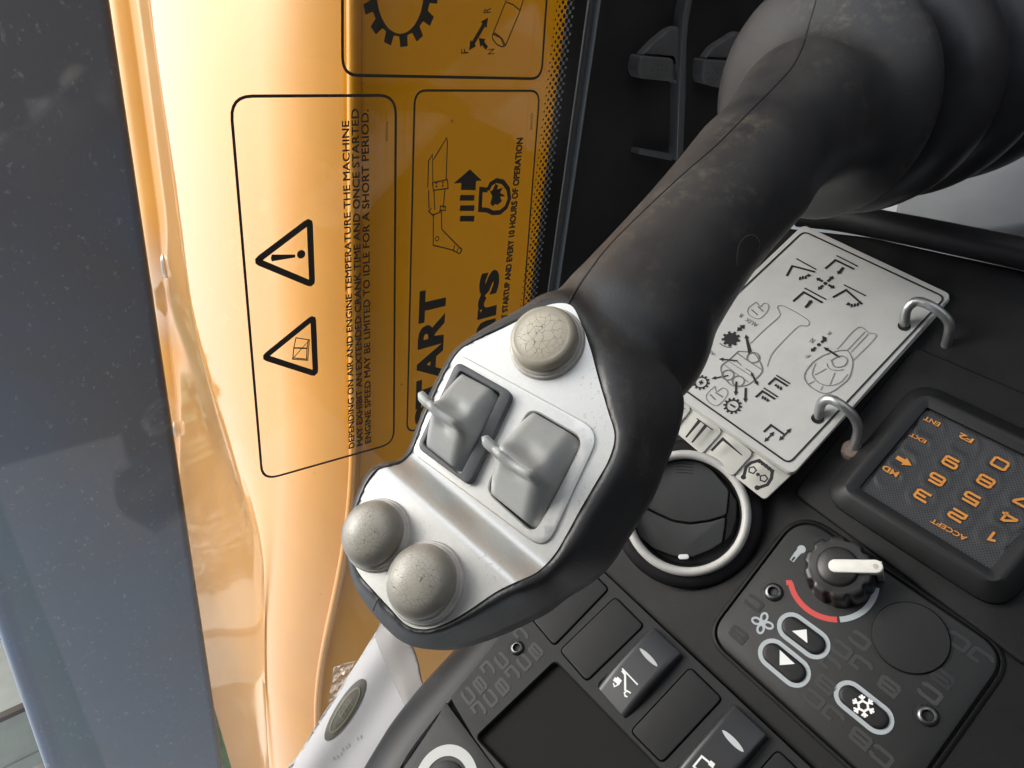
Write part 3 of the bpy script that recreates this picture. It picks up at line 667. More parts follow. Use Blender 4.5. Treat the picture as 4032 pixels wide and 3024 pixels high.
# ---- silver face plate
M_sil = mat('silver_paint', (.66, .66, .635), .36, metal=.7, spec=.5, bump=.014, bscale=1800, var=.03, vscale=900, rvar=.02)
t = M_sil.node_tree; b = t.nodes['Principled BSDF']             # worn pits, patchy
tc = t.nodes.new('ShaderNodeTexCoord'); nn = t.nodes.new('ShaderNodeTexNoise'); nn.inputs['Scale'].default_value = 900; nn.inputs['Detail'].default_value = 3
n5 = t.nodes.new('ShaderNodeTexNoise'); n5.inputs['Scale'].default_value = 55; n5.inputs['Detail'].default_value = 2
t.links.new(tc.outputs['Object'], nn.inputs['Vector']); t.links.new(tc.outputs['Object'], n5.inputs['Vector'])
ra = t.nodes.new('ShaderNodeValToRGB'); ra.color_ramp.elements[0].position = .60; ra.color_ramp.elements[1].position = .66; t.links.new(nn.outputs['Fac'], ra.inputs[0])
rb = t.nodes.new('ShaderNodeValToRGB'); rb.color_ramp.elements[0].position = .54; rb.color_ramp.elements[1].position = .70; t.links.new(n5.outputs['Fac'], rb.inputs[0])
mu = t.nodes.new('ShaderNodeMath'); mu.operation = 'MULTIPLY'; t.links.new(ra.outputs[0], mu.inputs[0]); t.links.new(rb.outputs[0], mu.inputs[1])
mu2 = t.nodes.new('ShaderNodeMath'); mu2.operation = 'MULTIPLY'; mu2.inputs[1].default_value = .5; t.links.new(mu.outputs[0], mu2.inputs[0])
old = b.inputs['Base Color'].links[0].from_socket
mx = t.nodes.new('ShaderNodeMix'); mx.data_type = 'RGBA'; mx.inputs[7].default_value = (.30, .28, .24, 1)
t.links.new(mu2.outputs[0], mx.inputs[0]); t.links.new(old, mx.inputs[6]); t.links.new(mx.outputs[2], b.inputs['Base Color'])

def zl(pts, h=0.0): return [Fp.loc(*z1(*p), h) for p in pts]
hole1 = rounded(zl([(572, 372), (778, 492), (603, 868), (396, 722)]), .002, 4)
HB = .0009
hole2o = rounded(zl([(868, 552), (1112, 692), (890, 1118), (668, 918)], HB), .0042, 6)
plate_loop = ccw(I_ab)
m = MB(); m.cdt(Fp, plate_loop, [inset(ccw(hole1), .0006), inset(ccw(hole2o), -.0006)], lambda a, b: hp(a, b) + .0001, .0019)
m.build('face_plate', M_sil, joy, smooth=60)
# raised panel round the two rockers, a hair proud of the plate, with a bevelled edge
pan = rounded(zl([(562, 322), (1182, 660), (938, 1188), (352, 752)], HB), [.003, .0065, .0065, .003], 8)
pan = ccw(pan)
m = MB(); m.cdt(Fp, inset(pan, .0006), [inset(ccw(hole1), .0004), ccw(hole2o)], lambda a, b: hp(a, b) + HB, .003)
m.loops([[Fp.W(p[0], p[1], hp(*p) + hh) for p in inset(pan, d)] for d, hh in ((0, -.0004), (.0001, .0005), (.0003, .0008), (.0006, HB))], cap1=False)
m.loops([[Fp.W(p[0], p[1], hh) for p in inset(ccw(hole2o), d)] for d, hh in ((0, HB), (.0004, HB - .0004), (.0005, -.006))], cap1=False)
m.build('rocker_surround', M_sil, joy, smooth=22)
m = MB(); m.slab(Fp, inset(ccw(hole2o), -.0003), -.0095, -.006); m.build('rocker_well', M_seam, joy, smooth=0)

# ---- thumb rockers
M_roc = mat('rocker_grey', (.34, .355, .36), .38, spec=.45, bump=.04, bscale=700, var=.18, vscale=90, col2=(.40, .40, .375), rvar=.05)
M_frm = mat('rocker_frame', (.085, .088, .095), .5, bump=.08, bscale=900, var=.1, vscale=60)
def rocker(corners, hb, H, fin, fin_h, worn=None, hbase=-.005):
    # corners: zoom pixels at height hb -> [end1 left, end1 right, end2 right, end2 left]
    c = [Vector(Fp.loc(*z1(*p), hb)) for p in corners]; N, T = 30, 22
    def surf(s_, t_):
        p = (c[0] * (1 - t_) + c[1] * t_) * (1 - s_) + (c[3] * (1 - t_) + c[2] * t_) * s_
        S = (s_ - .56) / (.44 if s_ > .56 else .56); Tt = 2 * t_ - 1
        h = hb + H * (1 - abs(S) ** 1.3)
        h -= (.0050 * ((Tt - .40) / .60) ** 1.8 if Tt > .40 else (.0022 * ((-Tt - .72) / .28) ** 2 if Tt < -.72 else 0))
        h -= .0014 * math.exp(-(((S + .26) / .16) ** 2 + ((Tt + .1) / .42) ** 2)) + .0014 * math.exp(-(((S - .20) / .15) ** 2 + ((Tt + .2) / .42) ** 2))
        if bump: h += .0030 * math.exp(-((s_ - .565 - .02 * Tt) / .075) ** 2) * sst(1.05, .45, Tt) * sst(-1.3, -.6, Tt)
        return Vector((p.x, p.y, h))
    bump = True; m = MB(); G_ = []
    for i in range(N + 1):
        for j in range(T + 1):
            q = surf(i / N, j / T); G_.append(q)
    i0 = len(m.v); m.v += [Fp.W(*q) for q in G_]
    for i in range(N):
        for j in range(T): a = i0 + i * (T + 1) + j; m.f.append((a, a + 1, a + T + 2, a + T + 1))
    rim = [j for j in range(T + 1)] + [(i) * (T + 1) + T for i in range(1, N + 1)] + [N * (T + 1) + j for j in range(T - 1, -1, -1)] + [i * (T + 1) for i in range(N - 1, 0, -1)]
    if worn:
        rnd = random.Random(5)
    up = [m.v[i0 + k].copy() for k in rim]; dn = [Fp.W(G_[k].x, G_[k].y, hbase) for k in rim]
    m.loops([up, dn], cap1=False)
    body = m.build('thumb_rocker', M_roc, joy, smooth=70)
    # thumb fin: a curved upright wall across the middle
    f = MB(); L = []; n = 26
    (s0, t0), (s1, t1) = fin
    for i in range(n + 1):
        u = i / n; ss = s0 + (s1 - s0) * u + .035 * math.sin(u * math.pi); tt = t0 + (t1 - t0) * u
        q = surf(max(0, min(1, ss)), max(0, min(1, tt)))
        pl_ = (c[0] * (1 - tt) + c[1] * tt) * (1 - ss) + (c[3] * (1 - tt) + c[2] * tt) * ss
        ft = fin_h * (.80 + .20 * math.sin(u / .55 * math.pi / 2) if u < .55 else max(0.0, math.cos((u - .55) / .45 * math.pi / 2)) ** 1.2)
        endf = min(1, (u / .05)) ** .5 if u < .05 else (min(1, (1 - u) / .06) ** .5)
        th = .0012 * max(.08, endf); top = q.z + ft; bot = q.z - .0022 if tt > .04 else q.z - .0022 * max(0, 1 + tt * 9) + .3 * ft * min(1, .3 - tt * 3)
        ax = (c[3] + c[2] - c[0] - c[1]).normalized()
        R = []
        for k in range(14):
            a = k / 14 * 2 * math.pi; x = math.cos(a); y = math.sin(a)
            hm = (top + bot) / 2 + (top - bot) / 2 * (abs(y) ** .6 * (1 if y >= 0 else -1)) * max(.3, endf)
            wdt = th * (1.0 + 1.3 * max(0, -y))
            R.append(Fp.W(pl_.x + ax.x * wdt * x, pl_.y + ax.y * wdt * x, hm))
        L.append(R)
    f.loops(L, cap0=True, cap1=True); f.build('thumb_fin', M_roc, body, smooth=80)
    return body
fo = rounded(zl([(548, 352), (796, 492), (604, 898), (372, 728)], .0035), .0028, 5); fi = rounded(zl([(566, 396), (742, 494), (566, 850), (404, 716)], .0035), .0012, 4)
m = MB(); fo, fi = ccw(fo), ccw(fi)
m.cdt(Fp, inset(fo, .0006), [inset(fi, -.0003)], lambda a, b: .0035, .01)
m.loops([[Fp.W(p[0], p[1], h) for p in inset(fo, d)] for d, h in ((0, -.001), (0, .0028), (.0002, .0033), (.0006, .0035))], cap1=False)
m.loops([[Fp.W(p[0], p[1], h) for p in inset(fi, d)] for d, h in ((-.0003, .0035), (0, .0032), (0, -.004))], cap1=False)
m.build('rocker_frame', M_frm, joy, smooth=40)
m = MB(); m.slab(Fp, fi, -.006, -.002); m.build('rocker_well', M_seam, joy, smooth=0)
rocker([(556, 402), (740, 498), (570, 846), (404, 716)], .003, .0062, ((.52, -.36), (.57, .92)), .0022)
rocker([(868, 568), (1098, 702), (894, 1090), (684, 920)], .001, .0084, ((.57, -.30), (.59, .90)), .0024)

# ---- domed buttons
def dome_mat(name, c1, c2, crack, rmax, ex):
    m_ = mat(name, c1, .38, spec=.4, coat=.10, bump=.05, bscale=900, var=.15, vscale=120, col2=c2, rvar=.08)
    t = m_.node_tree; b = t.nodes['Principled BSDF']; b.inputs['Subsurface Weight'].default_value = 0.0; b.inputs['Subsurface Radius'].default_value = (.004, .003, .002); b.inputs['Subsurface Scale'].default_value = 1
    tc = t.nodes.new('ShaderNodeTexCoord'); nz = t.nodes.new('ShaderNodeTexNoise'); nz.inputs['Scale'].default_value = 220; nz.inputs['Detail'].default_value = 2
    t.links.new(tc.outputs['Object'], nz.inputs['Vector'])
    mxv = t.nodes.new('ShaderNodeMix'); mxv.data_type = 'VECTOR'; mxv.inputs[0].default_value = .0038
    t.links.new(tc.outputs['Object'], mxv.inputs[4]); t.links.new(nz.outputs['Color'], mxv.inputs[5])
    vo = t.nodes.new('ShaderNodeTexVoronoi'); vo.feature = 'DISTANCE_TO_EDGE'; vo.inputs['Scale'].default_value = crack; t.links.new(mxv.outputs[1], vo.inputs['Vector'])
    rp = t.nodes.new('ShaderNodeValToRGB'); rp.color_ramp.elements[0].position = .0; rp.color_ramp.elements[1].position = .030; rp.color_ramp.elements[0].color = (1, 1, 1, 1); rp.color_ramp.elements[1].color = (0, 0, 0, 1)
    t.links.new(vo.outputs['Distance'], rp.inputs[0])
    n6 = t.nodes.new('ShaderNodeTexNoise'); n6.inputs['Scale'].default_value = 130; n6.inputs['Detail'].default_value = 2; t.links.new(tc.outputs['Object'], n6.inputs['Vector'])
    r6 = t.nodes.new('ShaderNodeValToRGB'); r6.color_ramp.elements[0].position = .30; r6.color_ramp.elements[1].position = .46; t.links.new(n6.outputs['Fac'], r6.inputs[0])
    sx_ = t.nodes.new('ShaderNodeVectorMath'); sx_.operation = 'LENGTH'
    off = t.nodes.new('ShaderNodeVectorMath'); off.operation = 'SUBTRACT'; off.inputs[1].default_value = ex
    t.links.new(tc.outputs['Object'], off.inputs[0]); t.links.new(off.outputs[0], sx_.inputs[0])
    mr = t.nodes.new('ShaderNodeMapRange'); mr.inputs[1].default_value = rmax; mr.inputs[2].default_value = rmax * .75; mr.inputs[3].default_value = 0; mr.inputs[4].default_value = 1
    t.links.new(sx_.outputs['Value'], mr.inputs[0])
    a1 = t.nodes.new('ShaderNodeMath'); a1.operation = 'MULTIPLY'; t.links.new(rp.outputs[0], a1.inputs[0]); t.links.new(mr.outputs[0], a1.inputs[1])
    a2 = t.nodes.new('ShaderNodeMath'); a2.operation = 'MULTIPLY'; t.links.new(a1.outputs[0], a2.inputs[0]); t.links.new(r6.outputs[0], a2.inputs[1])
    a3 = t.nodes.new('ShaderNodeMath'); a3.operation = 'MULTIPLY'; a3.inputs[1].default_value = 1.0; t.links.new(a2.outputs[0], a3.inputs[0])
    old = b.inputs['Base Color'].links[0].from_socket
    # worn paler crown
    mc = t.nodes.new('ShaderNodeMix'); mc.data_type = 'RGBA'; mc.inputs[7].default_value = tuple(min(1, c * 1.45) for c in c2) + (1,)
    mrc = t.nodes.new('ShaderNodeMath'); mrc.operation = 'MULTIPLY'; mrc.inputs[1].default_value = .7; t.links.new(mr.outputs[0], mrc.inputs[0]); t.links.new(mrc.outputs[0], mc.inputs[0]); t.links.new(old, mc.inputs[6])
    mx = t.nodes.new('ShaderNodeMix'); mx.data_type = 'RGBA'; mx.inputs[7].default_value = (.035, .03, .022, 1)
    t.links.new(a3.outputs[0], mx.inputs[0]); t.links.new(mc.outputs[2], mx.inputs[6]); t.links.new(mx.outputs[2], b.inputs['Base Color'])
    return m_
M_col = mat('button_collar', (.48, .46, .43), .45, var=.15, vscale=200)
def button(px, base_h, r, prof_, c1, c2, crack, rmax, label):
    ab = Fp.loc(*z1(*px), base_h); top = Fp.W(ab[0], ab[1], base_h + prof_[-1][1] * .001)
    k = r / 11.0
    m = MB(); m.revolve(Fp, ab, [(.0126 * k, base_h - .001), (.0126 * k, base_h + .0007), (.0122 * k, base_h + .0013), (.0118 * k, base_h + .0014), (.0117 * k, base_h + .0020), (.0113 * k, base_h + .0024), (.0100 * k, base_h + .0024)], 64, cap1=False)
    col = m.build('button_collar', M_col, joy, smooth=40)
    m = MB(); P = [(v.x, v.y) for v in crom([(a * .001 * k, base_h + b * .001) for a, b in prof_], 4)]
    m.revolve(Fp, ab, P, 72)
    md_ = dome_mat('button_' + label.split()[0], c1, c2, crack, rmax, tuple(top - jl))
    o = m.build('domed_button', md_, joy, smooth=70); o['label'] = label; return o
D1 = [(10.2, 1.5), (10.3, 2.2), (10.9, 2.7), (11.0, 3.6), (10.9, 4.8), (10.3, 5.9), (9.3, 6.5), (8.5, 6.6), (7.6, 6.75), (5, 7.25), (2.5, 7.5), (.01, 7.6)]
D2 = [(10.0, 1.5), (10.1, 2.3), (10.9, 2.8), (11.1, 3.5), (11.0, 4.4), (10.5, 5.3), (9.6, 6.2), (8.2, 7.2), (6.4, 8.0), (4.2, 8.6), (2.1, 8.9), (.01, 9.0)]
button((944, 280), 0, 10.6, D1, (.30, .27, .215), (.36, .33, .265), 430, .0085, 'upper domed button, flatter crown with a few long cracks')
button((208, 1113), RISE, 9.4, D2, (.215, .20, .172), (.265, .25, .215), 900, .0086, 'left domed button with finely cracked crown')
button((418, 1320), RISE, 10.1, D2, (.215, .20, .172), (.265, .25, .215), 820, .0092, 'lower domed button beside the rubber rim, cracked crown')

# ---- gaiter under the palm flare
M_gait = mat('gaiter_rubber', (.022, .022, .025), .42, spec=.5, var=.2, vscale=40, rvar=.08, bump=.05, bscale=900)
def roll_c(h): t = (-.026 - h) / .10; p = Vector((0, 0)).lerp(Vector(Pp.loc(3195 + 600, 402 - 215, -.10)), t); return (p.x, p.y)
GP = [(.050, -.0245), (.056, -.027), (.0605, -.032), (.0625, -.041), (.0610, -.050), (.0545, -.056), (.0545, -.058), (.0600, -.062), (.0645, -.072), (.0630, -.082), (.0560, -.088), (.0560, -.090), (.0615, -.094), (.066, -.104), (.065, -.114), (.060, -.120)]
gp = [(v.x, v.y) for v in crom(GP, 5)]
m = MB(); m.loops([[Pp.W(x, y, h) for x, y in circ(roll_c(h), r_, 96)] for r_, h in gp]); m.build('gaiter', M_gait, joy, smooth=80)
# ---------------------------------------------------------------- console and its controls
Ac = Vector((-2694, -2056, 2790)).normalized(); Bc = Vector((20058, -24460, 2790)).normalized(); Nc = Ac.cross(Bc)
C = Pl(3300, 2500, .36, Nc, Ac)
Bs = Vector((13154, -11812, 2790)).normalized(); Ns = Ac.cross(Bs)
zg = C.P(2800, 2650).z
S = Pl(2800, 2650, zg, Ns, Ac)
Ak = Vector((-3465, -2801, 2790)).normalized(); Bk = Vector((14874, -14042, 2790)).normalized(); Nk = Ak.cross(Bk)
K = Pl(3400, 1350, C.P(3400, 1350, .012).z, Nk, Ak)
def R1(x, y): return (2600 + x / 2.765, 850 + y / 2.765)
def R2(x, y): return (2600 + x / 2.765, 1350 + y / 2.765)
def R3(x, y): return (3232 + x / 2.765, 1100 + y / 2.765)
def R4(x, y): return (3232 + x / 2.765, 1600 + y / 2.765)
def R5(x, y): return (2750 + x / 2.765, 1950 + y / 2.765)
def R6(x, y): return (3232 + x / 2.765, 2424 + y / 2.765)
def R7(x, y): return (2500 + x / 2.765, 2424 + y / 2.765)
def R8(x, y): return (2400 + x * .3617, 1700 + y * .3617)
def RA(x, y): return (1800 + x / 2.765, 2250 + y / 2.765)
def RB(x, y): return (1100 + x / 2.765, 2424 + y / 2.765)
M_con = mat('console_plastic', (.006, .006, .0065), .58, spec=.28, bump=.25, bscale=2200, var=.45, vscale=45, rvar=.06)
M_pan = mat('panel_plastic', (.014, .0145, .015), .52, spec=.33, bump=.12, bscale=1800, var=.12, vscale=25, rvar=.06)
M_trim = mat('console_trim', (.016, .016, .018), .45, spec=.3, bump=.06, bscale=1200)
M_blank = mat('blank_plastic', (.010, .010, .0105), .5, spec=.33, bump=.15, bscale=2000, var=.1, vscale=40)
M_gap = mat('gap_black', (.004, .004, .004), .9)
M_white = mat('white_print', (.72, .73, .72), .5)
M_greyp = mat('grey_print', (.36, .39, .41), .5)
M_red = mat('red_print', (.55, .06, .05), .5)
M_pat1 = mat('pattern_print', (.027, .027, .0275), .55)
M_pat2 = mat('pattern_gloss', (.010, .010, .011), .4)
M_steelb = mat('dark_steel', (.14, .14, .145), .32, metal=.9, var=.4, vscale=400)

con = thing('control_console', 'black moulded console carrying the climate panel, switches, keypad and vent', 'console', C.W(0, 0, -.06))
m = MB()
loop = C.L([(2350, 2235), (2700, 2562), (3010, 2850), (3200, 3030), (3700, 3500), (4700, 2900), (4700, 1240), (4032, 1055), (3700, 985), (3430, 925), (3000, 880), (2700, 1300), (2300, 1800)])
m.slab(C, rounded(loop, .006, 4), -.06, 0, .004); m.build('console_shell', M_con, con)
# raised ridge along the console's upper edge
m = MB(); rl = [C.W(*C.loc(x, y), .006) for x, y in crom([(3150, 862), (3320, 880), (3560, 925), (3800, 975), (4100, 1040), (4500, 1130)], 6)]
m.tube(rl, .009, 14); m.build('edge_ridge', M_trim, con)
# platform under the keypad
m = MB(); m.slab(C, rounded(C.L([(3118, 1938), (3600, 1360), (4400, 1700), (4420, 2330), (4060, 2640), (3880, 2500)], .003), .006, 5), -.004, .003, .0015); m.build('keypad_platform', M_con, con)
# switch side of the console, turned a little, with its rolled edge towards the window
sl = S.L([(2030, 2140), (2368, 2236), (2700, 2548), (3190, 3006), (3500, 3300), (2600, 3900), (1480, 3160), (1574, 3024), (1617, 2952), (1722, 2815), (1780, 2749), (1900, 2594), (2000, 2470)])
tri = [(1433, 3024), (1498, 2916), (1552, 2833), (1660, 2699), (1805, 2540), (1930, 2400), (2010, 2300)]
inn = [(1574, 3024), (1617, 2952), (1722, 2815), (1780, 2749), (1900, 2594), (2010, 2455), (2090, 2350)]
tri = [(1250, 3340), (1330, 3195)] + tri; inn = [(1370, 3360), (1470, 3190)] + inn
tp = crom(tri, 5); ip = crom(inn, 5)
m = MB(); LV = []
for q, hh, lift in ((0, -.0, 0), (.18, -.0002, 0), (.4, -.0012, 0), (.62, -.0036, 0), (.82, -.0075, 0), (.95, -.0125, 0), (1, -.017, 0)):
    LV.append([S.W(*S.loc(*ip[k].lerp(tp[k], q), hh - .0012), hh - .0012) for k in range(len(tp))])
LV.append([S.W(*S.loc(*tp[k], -.017), -.06) for k in range(len(tp))])
m.loops(LV, cap1=False, closed=False); m.build('rolled_edge', M_trim, con, smooth=60)
m = MB(); m.slab(S, ccw(sl), -.05, -.0035); m.build('switch_bed', M_gap, con, smooth=0)

# ---- switch panel
swp = thing('switch_panel', 'dark grey switch panel with blanks, rocker switches and an open tray', 'switch panel', S.W(0, 0, 0))
tray = rounded(S.L([(2187, 2596), (2660, 3085), (2330, 3400), (1868, 2902)]), .004, 6)
up_loop = S.L([(2330, 2208), (2362, 2240), (2700, 2560), (3180, 3012), (3480, 3290), (2560, 3880), (2440, 3700), (1866, 2905), (1782, 2762), (1775, 2745), (1895, 2600), (2010, 2455), (2120, 2320)])
up_loop = ccw(rounded(up_loop, .001, 2))
cut = {}
def rect(p): return ccw(rounded(S.L(p), .0035, 5))
blank1 = rect([(2074, 2420), (2290, 2205), (2403, 2320), (2183, 2549)])
blank2 = rect([(2200, 2562), (2424, 2346), (2542, 2464), (2311, 2690)])
rk1 = rect([(2346, 2700), (2566, 2474), (2690, 2588), (2462, 2826)])
blank3 = rect([(2478, 2880), (2718, 2622), (2851, 2752), (2608, 3012)])
rk2 = rect([(2630, 3060), (2884, 2780), (3020, 2905), (2770, 3200)])
blank4 = rect([(2800, 3240), (3062, 2946), (3200, 3080), (2940, 3390)])
holes = [ccw(tray), blank1, blank2, blank3, blank4, rk1, rk2]
m = MB(); m.cdt(S, up_loop, [h for h in holes], lambda a, b: 0.0, .02)
m.loops([[S.W(p[0], p[1], h) for p in up_loop] for h in (0, -.004)], cap1=False)
for hl in holes[1:]: m.loops([[S.W(p[0], p[1], h) for p in inset(hl, d)] for d, h in ((0, 0), (.0004, -.0005), (.0005, -.004))], cap1=False)
m.build('panel_plate', M_pan, swp, smooth=40)
m = MB(); T_ = ccw(tray)
m.loops([[S.W(p[0], p[1], h) for p in inset(T_, d)] for d, h in ((0, 0), (.0008, -.0006), (.0012, -.002), (.0016, -.011), (.0028, -.0135), (.005, -.014))]); m.build('tray', M_blank, swp, smooth=50)
def blank(lp):
    m = MB(); m.levels(S, inset(lp, .0007), [(0, -.004), (0, .0004), (.0004, .0009), (.0010, .0010)]); return m.build('switch_blank', M_blank, swp)
for lp in (blank1, blank2, blank3, blank4): blank(lp)
M_rkr = mat('switch_rocker_plastic', (.024, .025, .028), .36, spec=.5, bump=.05, bscale=1500, rvar=.04, vscale=30)
def rocker_switch(px, hgt):
    c = [Vector(S.loc(*p, .001)) for p in px]; N = 26; T = 18
    ax = (c[1] - c[0])
    def hf(s_, t_): return .0012 + hgt * (1 - abs(2 * s_ - 1) ** 2.4) * .55 + hgt * .45 * s_ - .0022 * max(0, (abs(2 * t_ - 1) - .8) / .2) ** 2
    def pos(s_, t_): return (c[0] * (1 - s_) + c[1] * s_) * (1 - t_) + (c[3] * (1 - s_) + c[2] * s_) * t_
    m = MB(); G_ = [(pos(i / N, j / T), hf(i / N, j / T)) for i in range(N + 1) for j in range(T + 1)]
    m.v += [S.W(p.x, p.y, h) for p, h in G_]
    for i in range(N):
        for j in range(T): a = i * (T + 1) + j; m.f.append((a, a + 1, a + T + 2, a + T + 1))
    rim = [j for j in range(T + 1)] + [i * (T + 1) + T for i in range(1, N + 1)] + [N * (T + 1) + j for j in range(T - 1, -1, -1)] + [i * (T + 1) for i in range(N - 1, 0, -1)]
    m.loops([[m.v[k].copy() for k in rim], [S.W(G_[k][0].x, G_[k][0].y, -.004) for k in rim]], cap1=False)
    ob = m.build('rocker_switch', M_rkr, swp, smooth=50)
    def h_at(a, b):      # invert the bilinear patch roughly
        s_, t_ = .5, .5
        for _ in range(12):
            p = pos(s_, t_); e = Vector((a, b)) - p; u = (c[1] - c[0]) * (1 - t_) + (c[2] - c[3]) * t_; v = (c[3] - c[0]) * (1 - s_) + (c[2] - c[1]) * s_
            D = u.x * v.y - u.y * v.x; s_ += (e.x * v.y - e.y * v.x) / D; t_ += (u.x * e.y - u.y * e.x) / D
            s_ = max(0, min(1, s_)); t_ = max(0, min(1, t_))
        return hf(s_, t_) + .00025
    def lo(p):
        h = .004
        for _ in range(6): ab = S.loc(*p, h); h = h_at(*ab)
        return ab
    return ob, h_at, lo
rs1, h1_, lo1 = rocker_switch([(2350, 2702), (2566, 2470), (2688, 2584), (2464, 2832)], .0055)
rs2, h2_, lo2 = rocker_switch([(2632, 3062), (2884, 2774), (3026, 2906), (2776, 3204)], .0055)
def sub(pts, n=4):
    out = []
    for i in range(len(pts) - 1):
        for k in range(n): t = k / n; out.append((pts[i][0] * (1 - t) + pts[i + 1][0] * t, pts[i][1] * (1 - t) + pts[i + 1][1] * t))
    return out + [pts[-1]]
def lens(p, q, wpx, n=14):
    p, q = Vector(p), Vector(q); d = (q - p); nn_ = Vector((-d.y, d.x)).normalized(); pts = [p + d * (k / n) for k in range(n + 1)]
    return [tuple(x) for x in pts], [max(.02, 4 * (k / n) * (1 - k / n)) ** .6 * wpx for k in range(n + 1)]
m = MB(); L_, W_ = lens(RA(1988, 838), RA(2180, 1032), .0027); m.ribbon(S, [lo1(p) for p in L_], W_, h1_); m.build('lens', M_greyp if False else mat('lens_grey', (.45, .46, .46), .4), rs1, smooth=0)
m = MB()
m.ribbon(S, [lo1(p) for p in sub([RA(1797, 1057), RA(1966, 1234)])], .0008, h1_)
m.ribbon(S, [lo1(p) for p in sub([RA(1795, 1080), RA(1828, 1120), RA(1830, 1300)])], .0012, h1_)
m.ribbon(S, [lo1(p) for p in sub([RA(1890, 1325), RA(1850, 1300), RA(1822, 1320), RA(1828, 1355), RA(1855, 1365)])], .0008, h1_)
m.ribbon(S, [lo1(p) for p in sub([RA(1700, 1215), RA(1712, 1252), RA(1742, 1240), RA(1770, 1200)])], .0007, h1_)
m.ribbon(S, [lo1(p) for p in sub([RA(1708, 1168), RA(1772, 1222)])], .0021, h1_); m.ribbon(S, [lo1(p) for p in sub([RA(1735, 1160), RA(1785, 1203)])], .0018, h1_)
m.build('lock_symbol', M_white, rs1, smooth=0)
m = MB(); L_, W_ = lens(R7(952, 1248), R7(1182, 1482), .0030); m.ribbon(S, [lo2(p) for p in L_], W_, h2_); m.build('lens', mat('lens_grey2', (.5, .52, .53), .4), rs2, smooth=0)
m = MB(); m.ribbon(S, [lo2(p) for p in sub([R7(860, 1640), R7(728, 1532), R7(640, 1640), R7(760, 1760), R7(860, 1660)])], .0010, h2_)
m.ribbon(S, [lo2(p) for p in sub([R7(820, 1640), R7(850, 1595)])], .0026, h2_); m.build('wiper_symbol', M_white, rs2, smooth=0)
# small screw and ring on the switch panel
def socket_screw(pl, px, rpx, parent, h0=0.0):
    c = pl.loc(*px, h0); q = pl.loc(px[0] + rpx, px[1], h0); r = math.hypot(q[0] - c[0], q[1] - c[1])
    m = MB(); m.revolve(pl, c, [(r * 1.25, h0 + .0001), (r * 1.18, h0 - .0012), (r * 1.0, h0 - .0016)], 32, cap1=True)
    cup = m.build('screw_recess', M_gap, parent)
    m = MB(); m.revolve(pl, c, [(r * .98, h0 - .001), (r * .96, h0 + .0004), (r * .80, h0 + .0013), (r * .62, h0 + .0017), (r * .52, h0 + .0017)], 32, cap1=False)
    hx = [(c[0] + r * .50 * math.cos(a), c[1] + r * .50 * math.sin(a)) for a in [k * math.pi / 3 + .3 for k in range(6)]]
    sc_ = m.build('socket_screw', M_steelb, parent, smooth=50)
    m = MB(); m.revolve(pl, c, [(r * .53, h0 + .0017), (r * .47, h0 + .0012), (r * .45, h0 - .0008)], 6); m.build('hex_socket', M_gap, sc_, smooth=0)
    return sc_
socket_screw(S, RA(655, 835), 28, swp)
m = MB(); cR = S.loc(1756, 3085); rR = abs(S.loc(1756 + 128, 3085)[0] - cR[0]) + 0; rr = Vector(S.loc(1884, 3085)) - Vector(cR)
lo_loop = ccw(rounded(S.L([(1755, 2762), (1860, 2905), (2100, 3230), (1760, 3560), (1450, 3270), (1585, 3028), (1722, 2826)]), .0015, 3))
m = MB(); m.slab(S, lo_loop, -.004, .0, .0004); m.build('lower_plate', M_pan, swp, smooth=40)
m = MB(); m.ring(S, circ(cR, rr.length, 64), circ(cR, rr.length * .70, 64), .0003); m.build('printed_ring', mat('ring_grey', (.48, .50, .48), .5), swp, smooth=0)
m = MB(); m.revolve(S, cR, [(rr.length * .58, .0), (rr.length * .58, .0012), (rr.length * .52, .0017), (.001, .0018)], 48); m.build('round_cap', M_blank, swp)

# repeated lettering printed over the panels
def pattern(pl, rows, hgt, wd_, sw, inside, matl, parent, gap=1.32, word='JCB', h=.00025):
    m = MB()
    for (p0, nrep) in rows:
        a = Vector(pl.loc(*p0)); dx = Vector((1, 0)); dy = Vector((0, 1))
        for k in range(nrep):
            for j, ch in enumerate(word):
                o = a + dx * ((k * (len(word) * gap + .45) + j * gap) * wd_)
                cc = o + dx * wd_ / 2 + dy * hgt / 2
                if inside(cc): m.stroke_char(pl, ch, o, dx * wd_, dy * hgt, sw, h)
    m.build('printed_pattern', matl, parent, smooth=0, weld=False, kind='stuff')
# text runs along +a (towards the upper left), its tops point along -b
def clear_of(pl, loops, outer):
    return lambda c: inpoly(c, outer) and not any(inpoly(c, l) for l in loops)
keep = inset(up_loop, .003)
ok = clear_of(S, [inset(h, -.0035) for h in holes] + [circ(S.loc(*RA(655, 835)), .007, 20)], keep)
rows = []
base = Vector(S.loc(2200, 3000))
def row_px(pl, a0, b0): # pixel of a local point is not needed: pattern takes pixels, so convert by projecting
    c = pl.o + pl.a * a0 + pl.b * b0; return (c.x / c.z * F + CX, c.y / c.z * F + CY)
for k in range(14):
    bb = S.loc(1800, 2740)[1] + .0125 - k * .0 + (k - 2) * -.0
amin = S.loc(2500, 3400)[0]
b_top = min(p[1] for p in up_loop); b_bot = max(p[1] for p in up_loop)
k = 0; bb = b_top + .004
while bb < b_bot:
    rows.append((row_px(S, amin - .02 + (k % 3) * .011, bb), 14)); bb += .0092; k += 1
pattern(S, rows, .0050, .0080, .0018, ok, M_pat1, swp)
ok2 = clear_of(S, [circ(cR, rr.length * 1.08, 30)], inset(lo_loop, .003))
pattern(S, rows, .0050, .0080, .0018, ok2, M_pat1, swp)

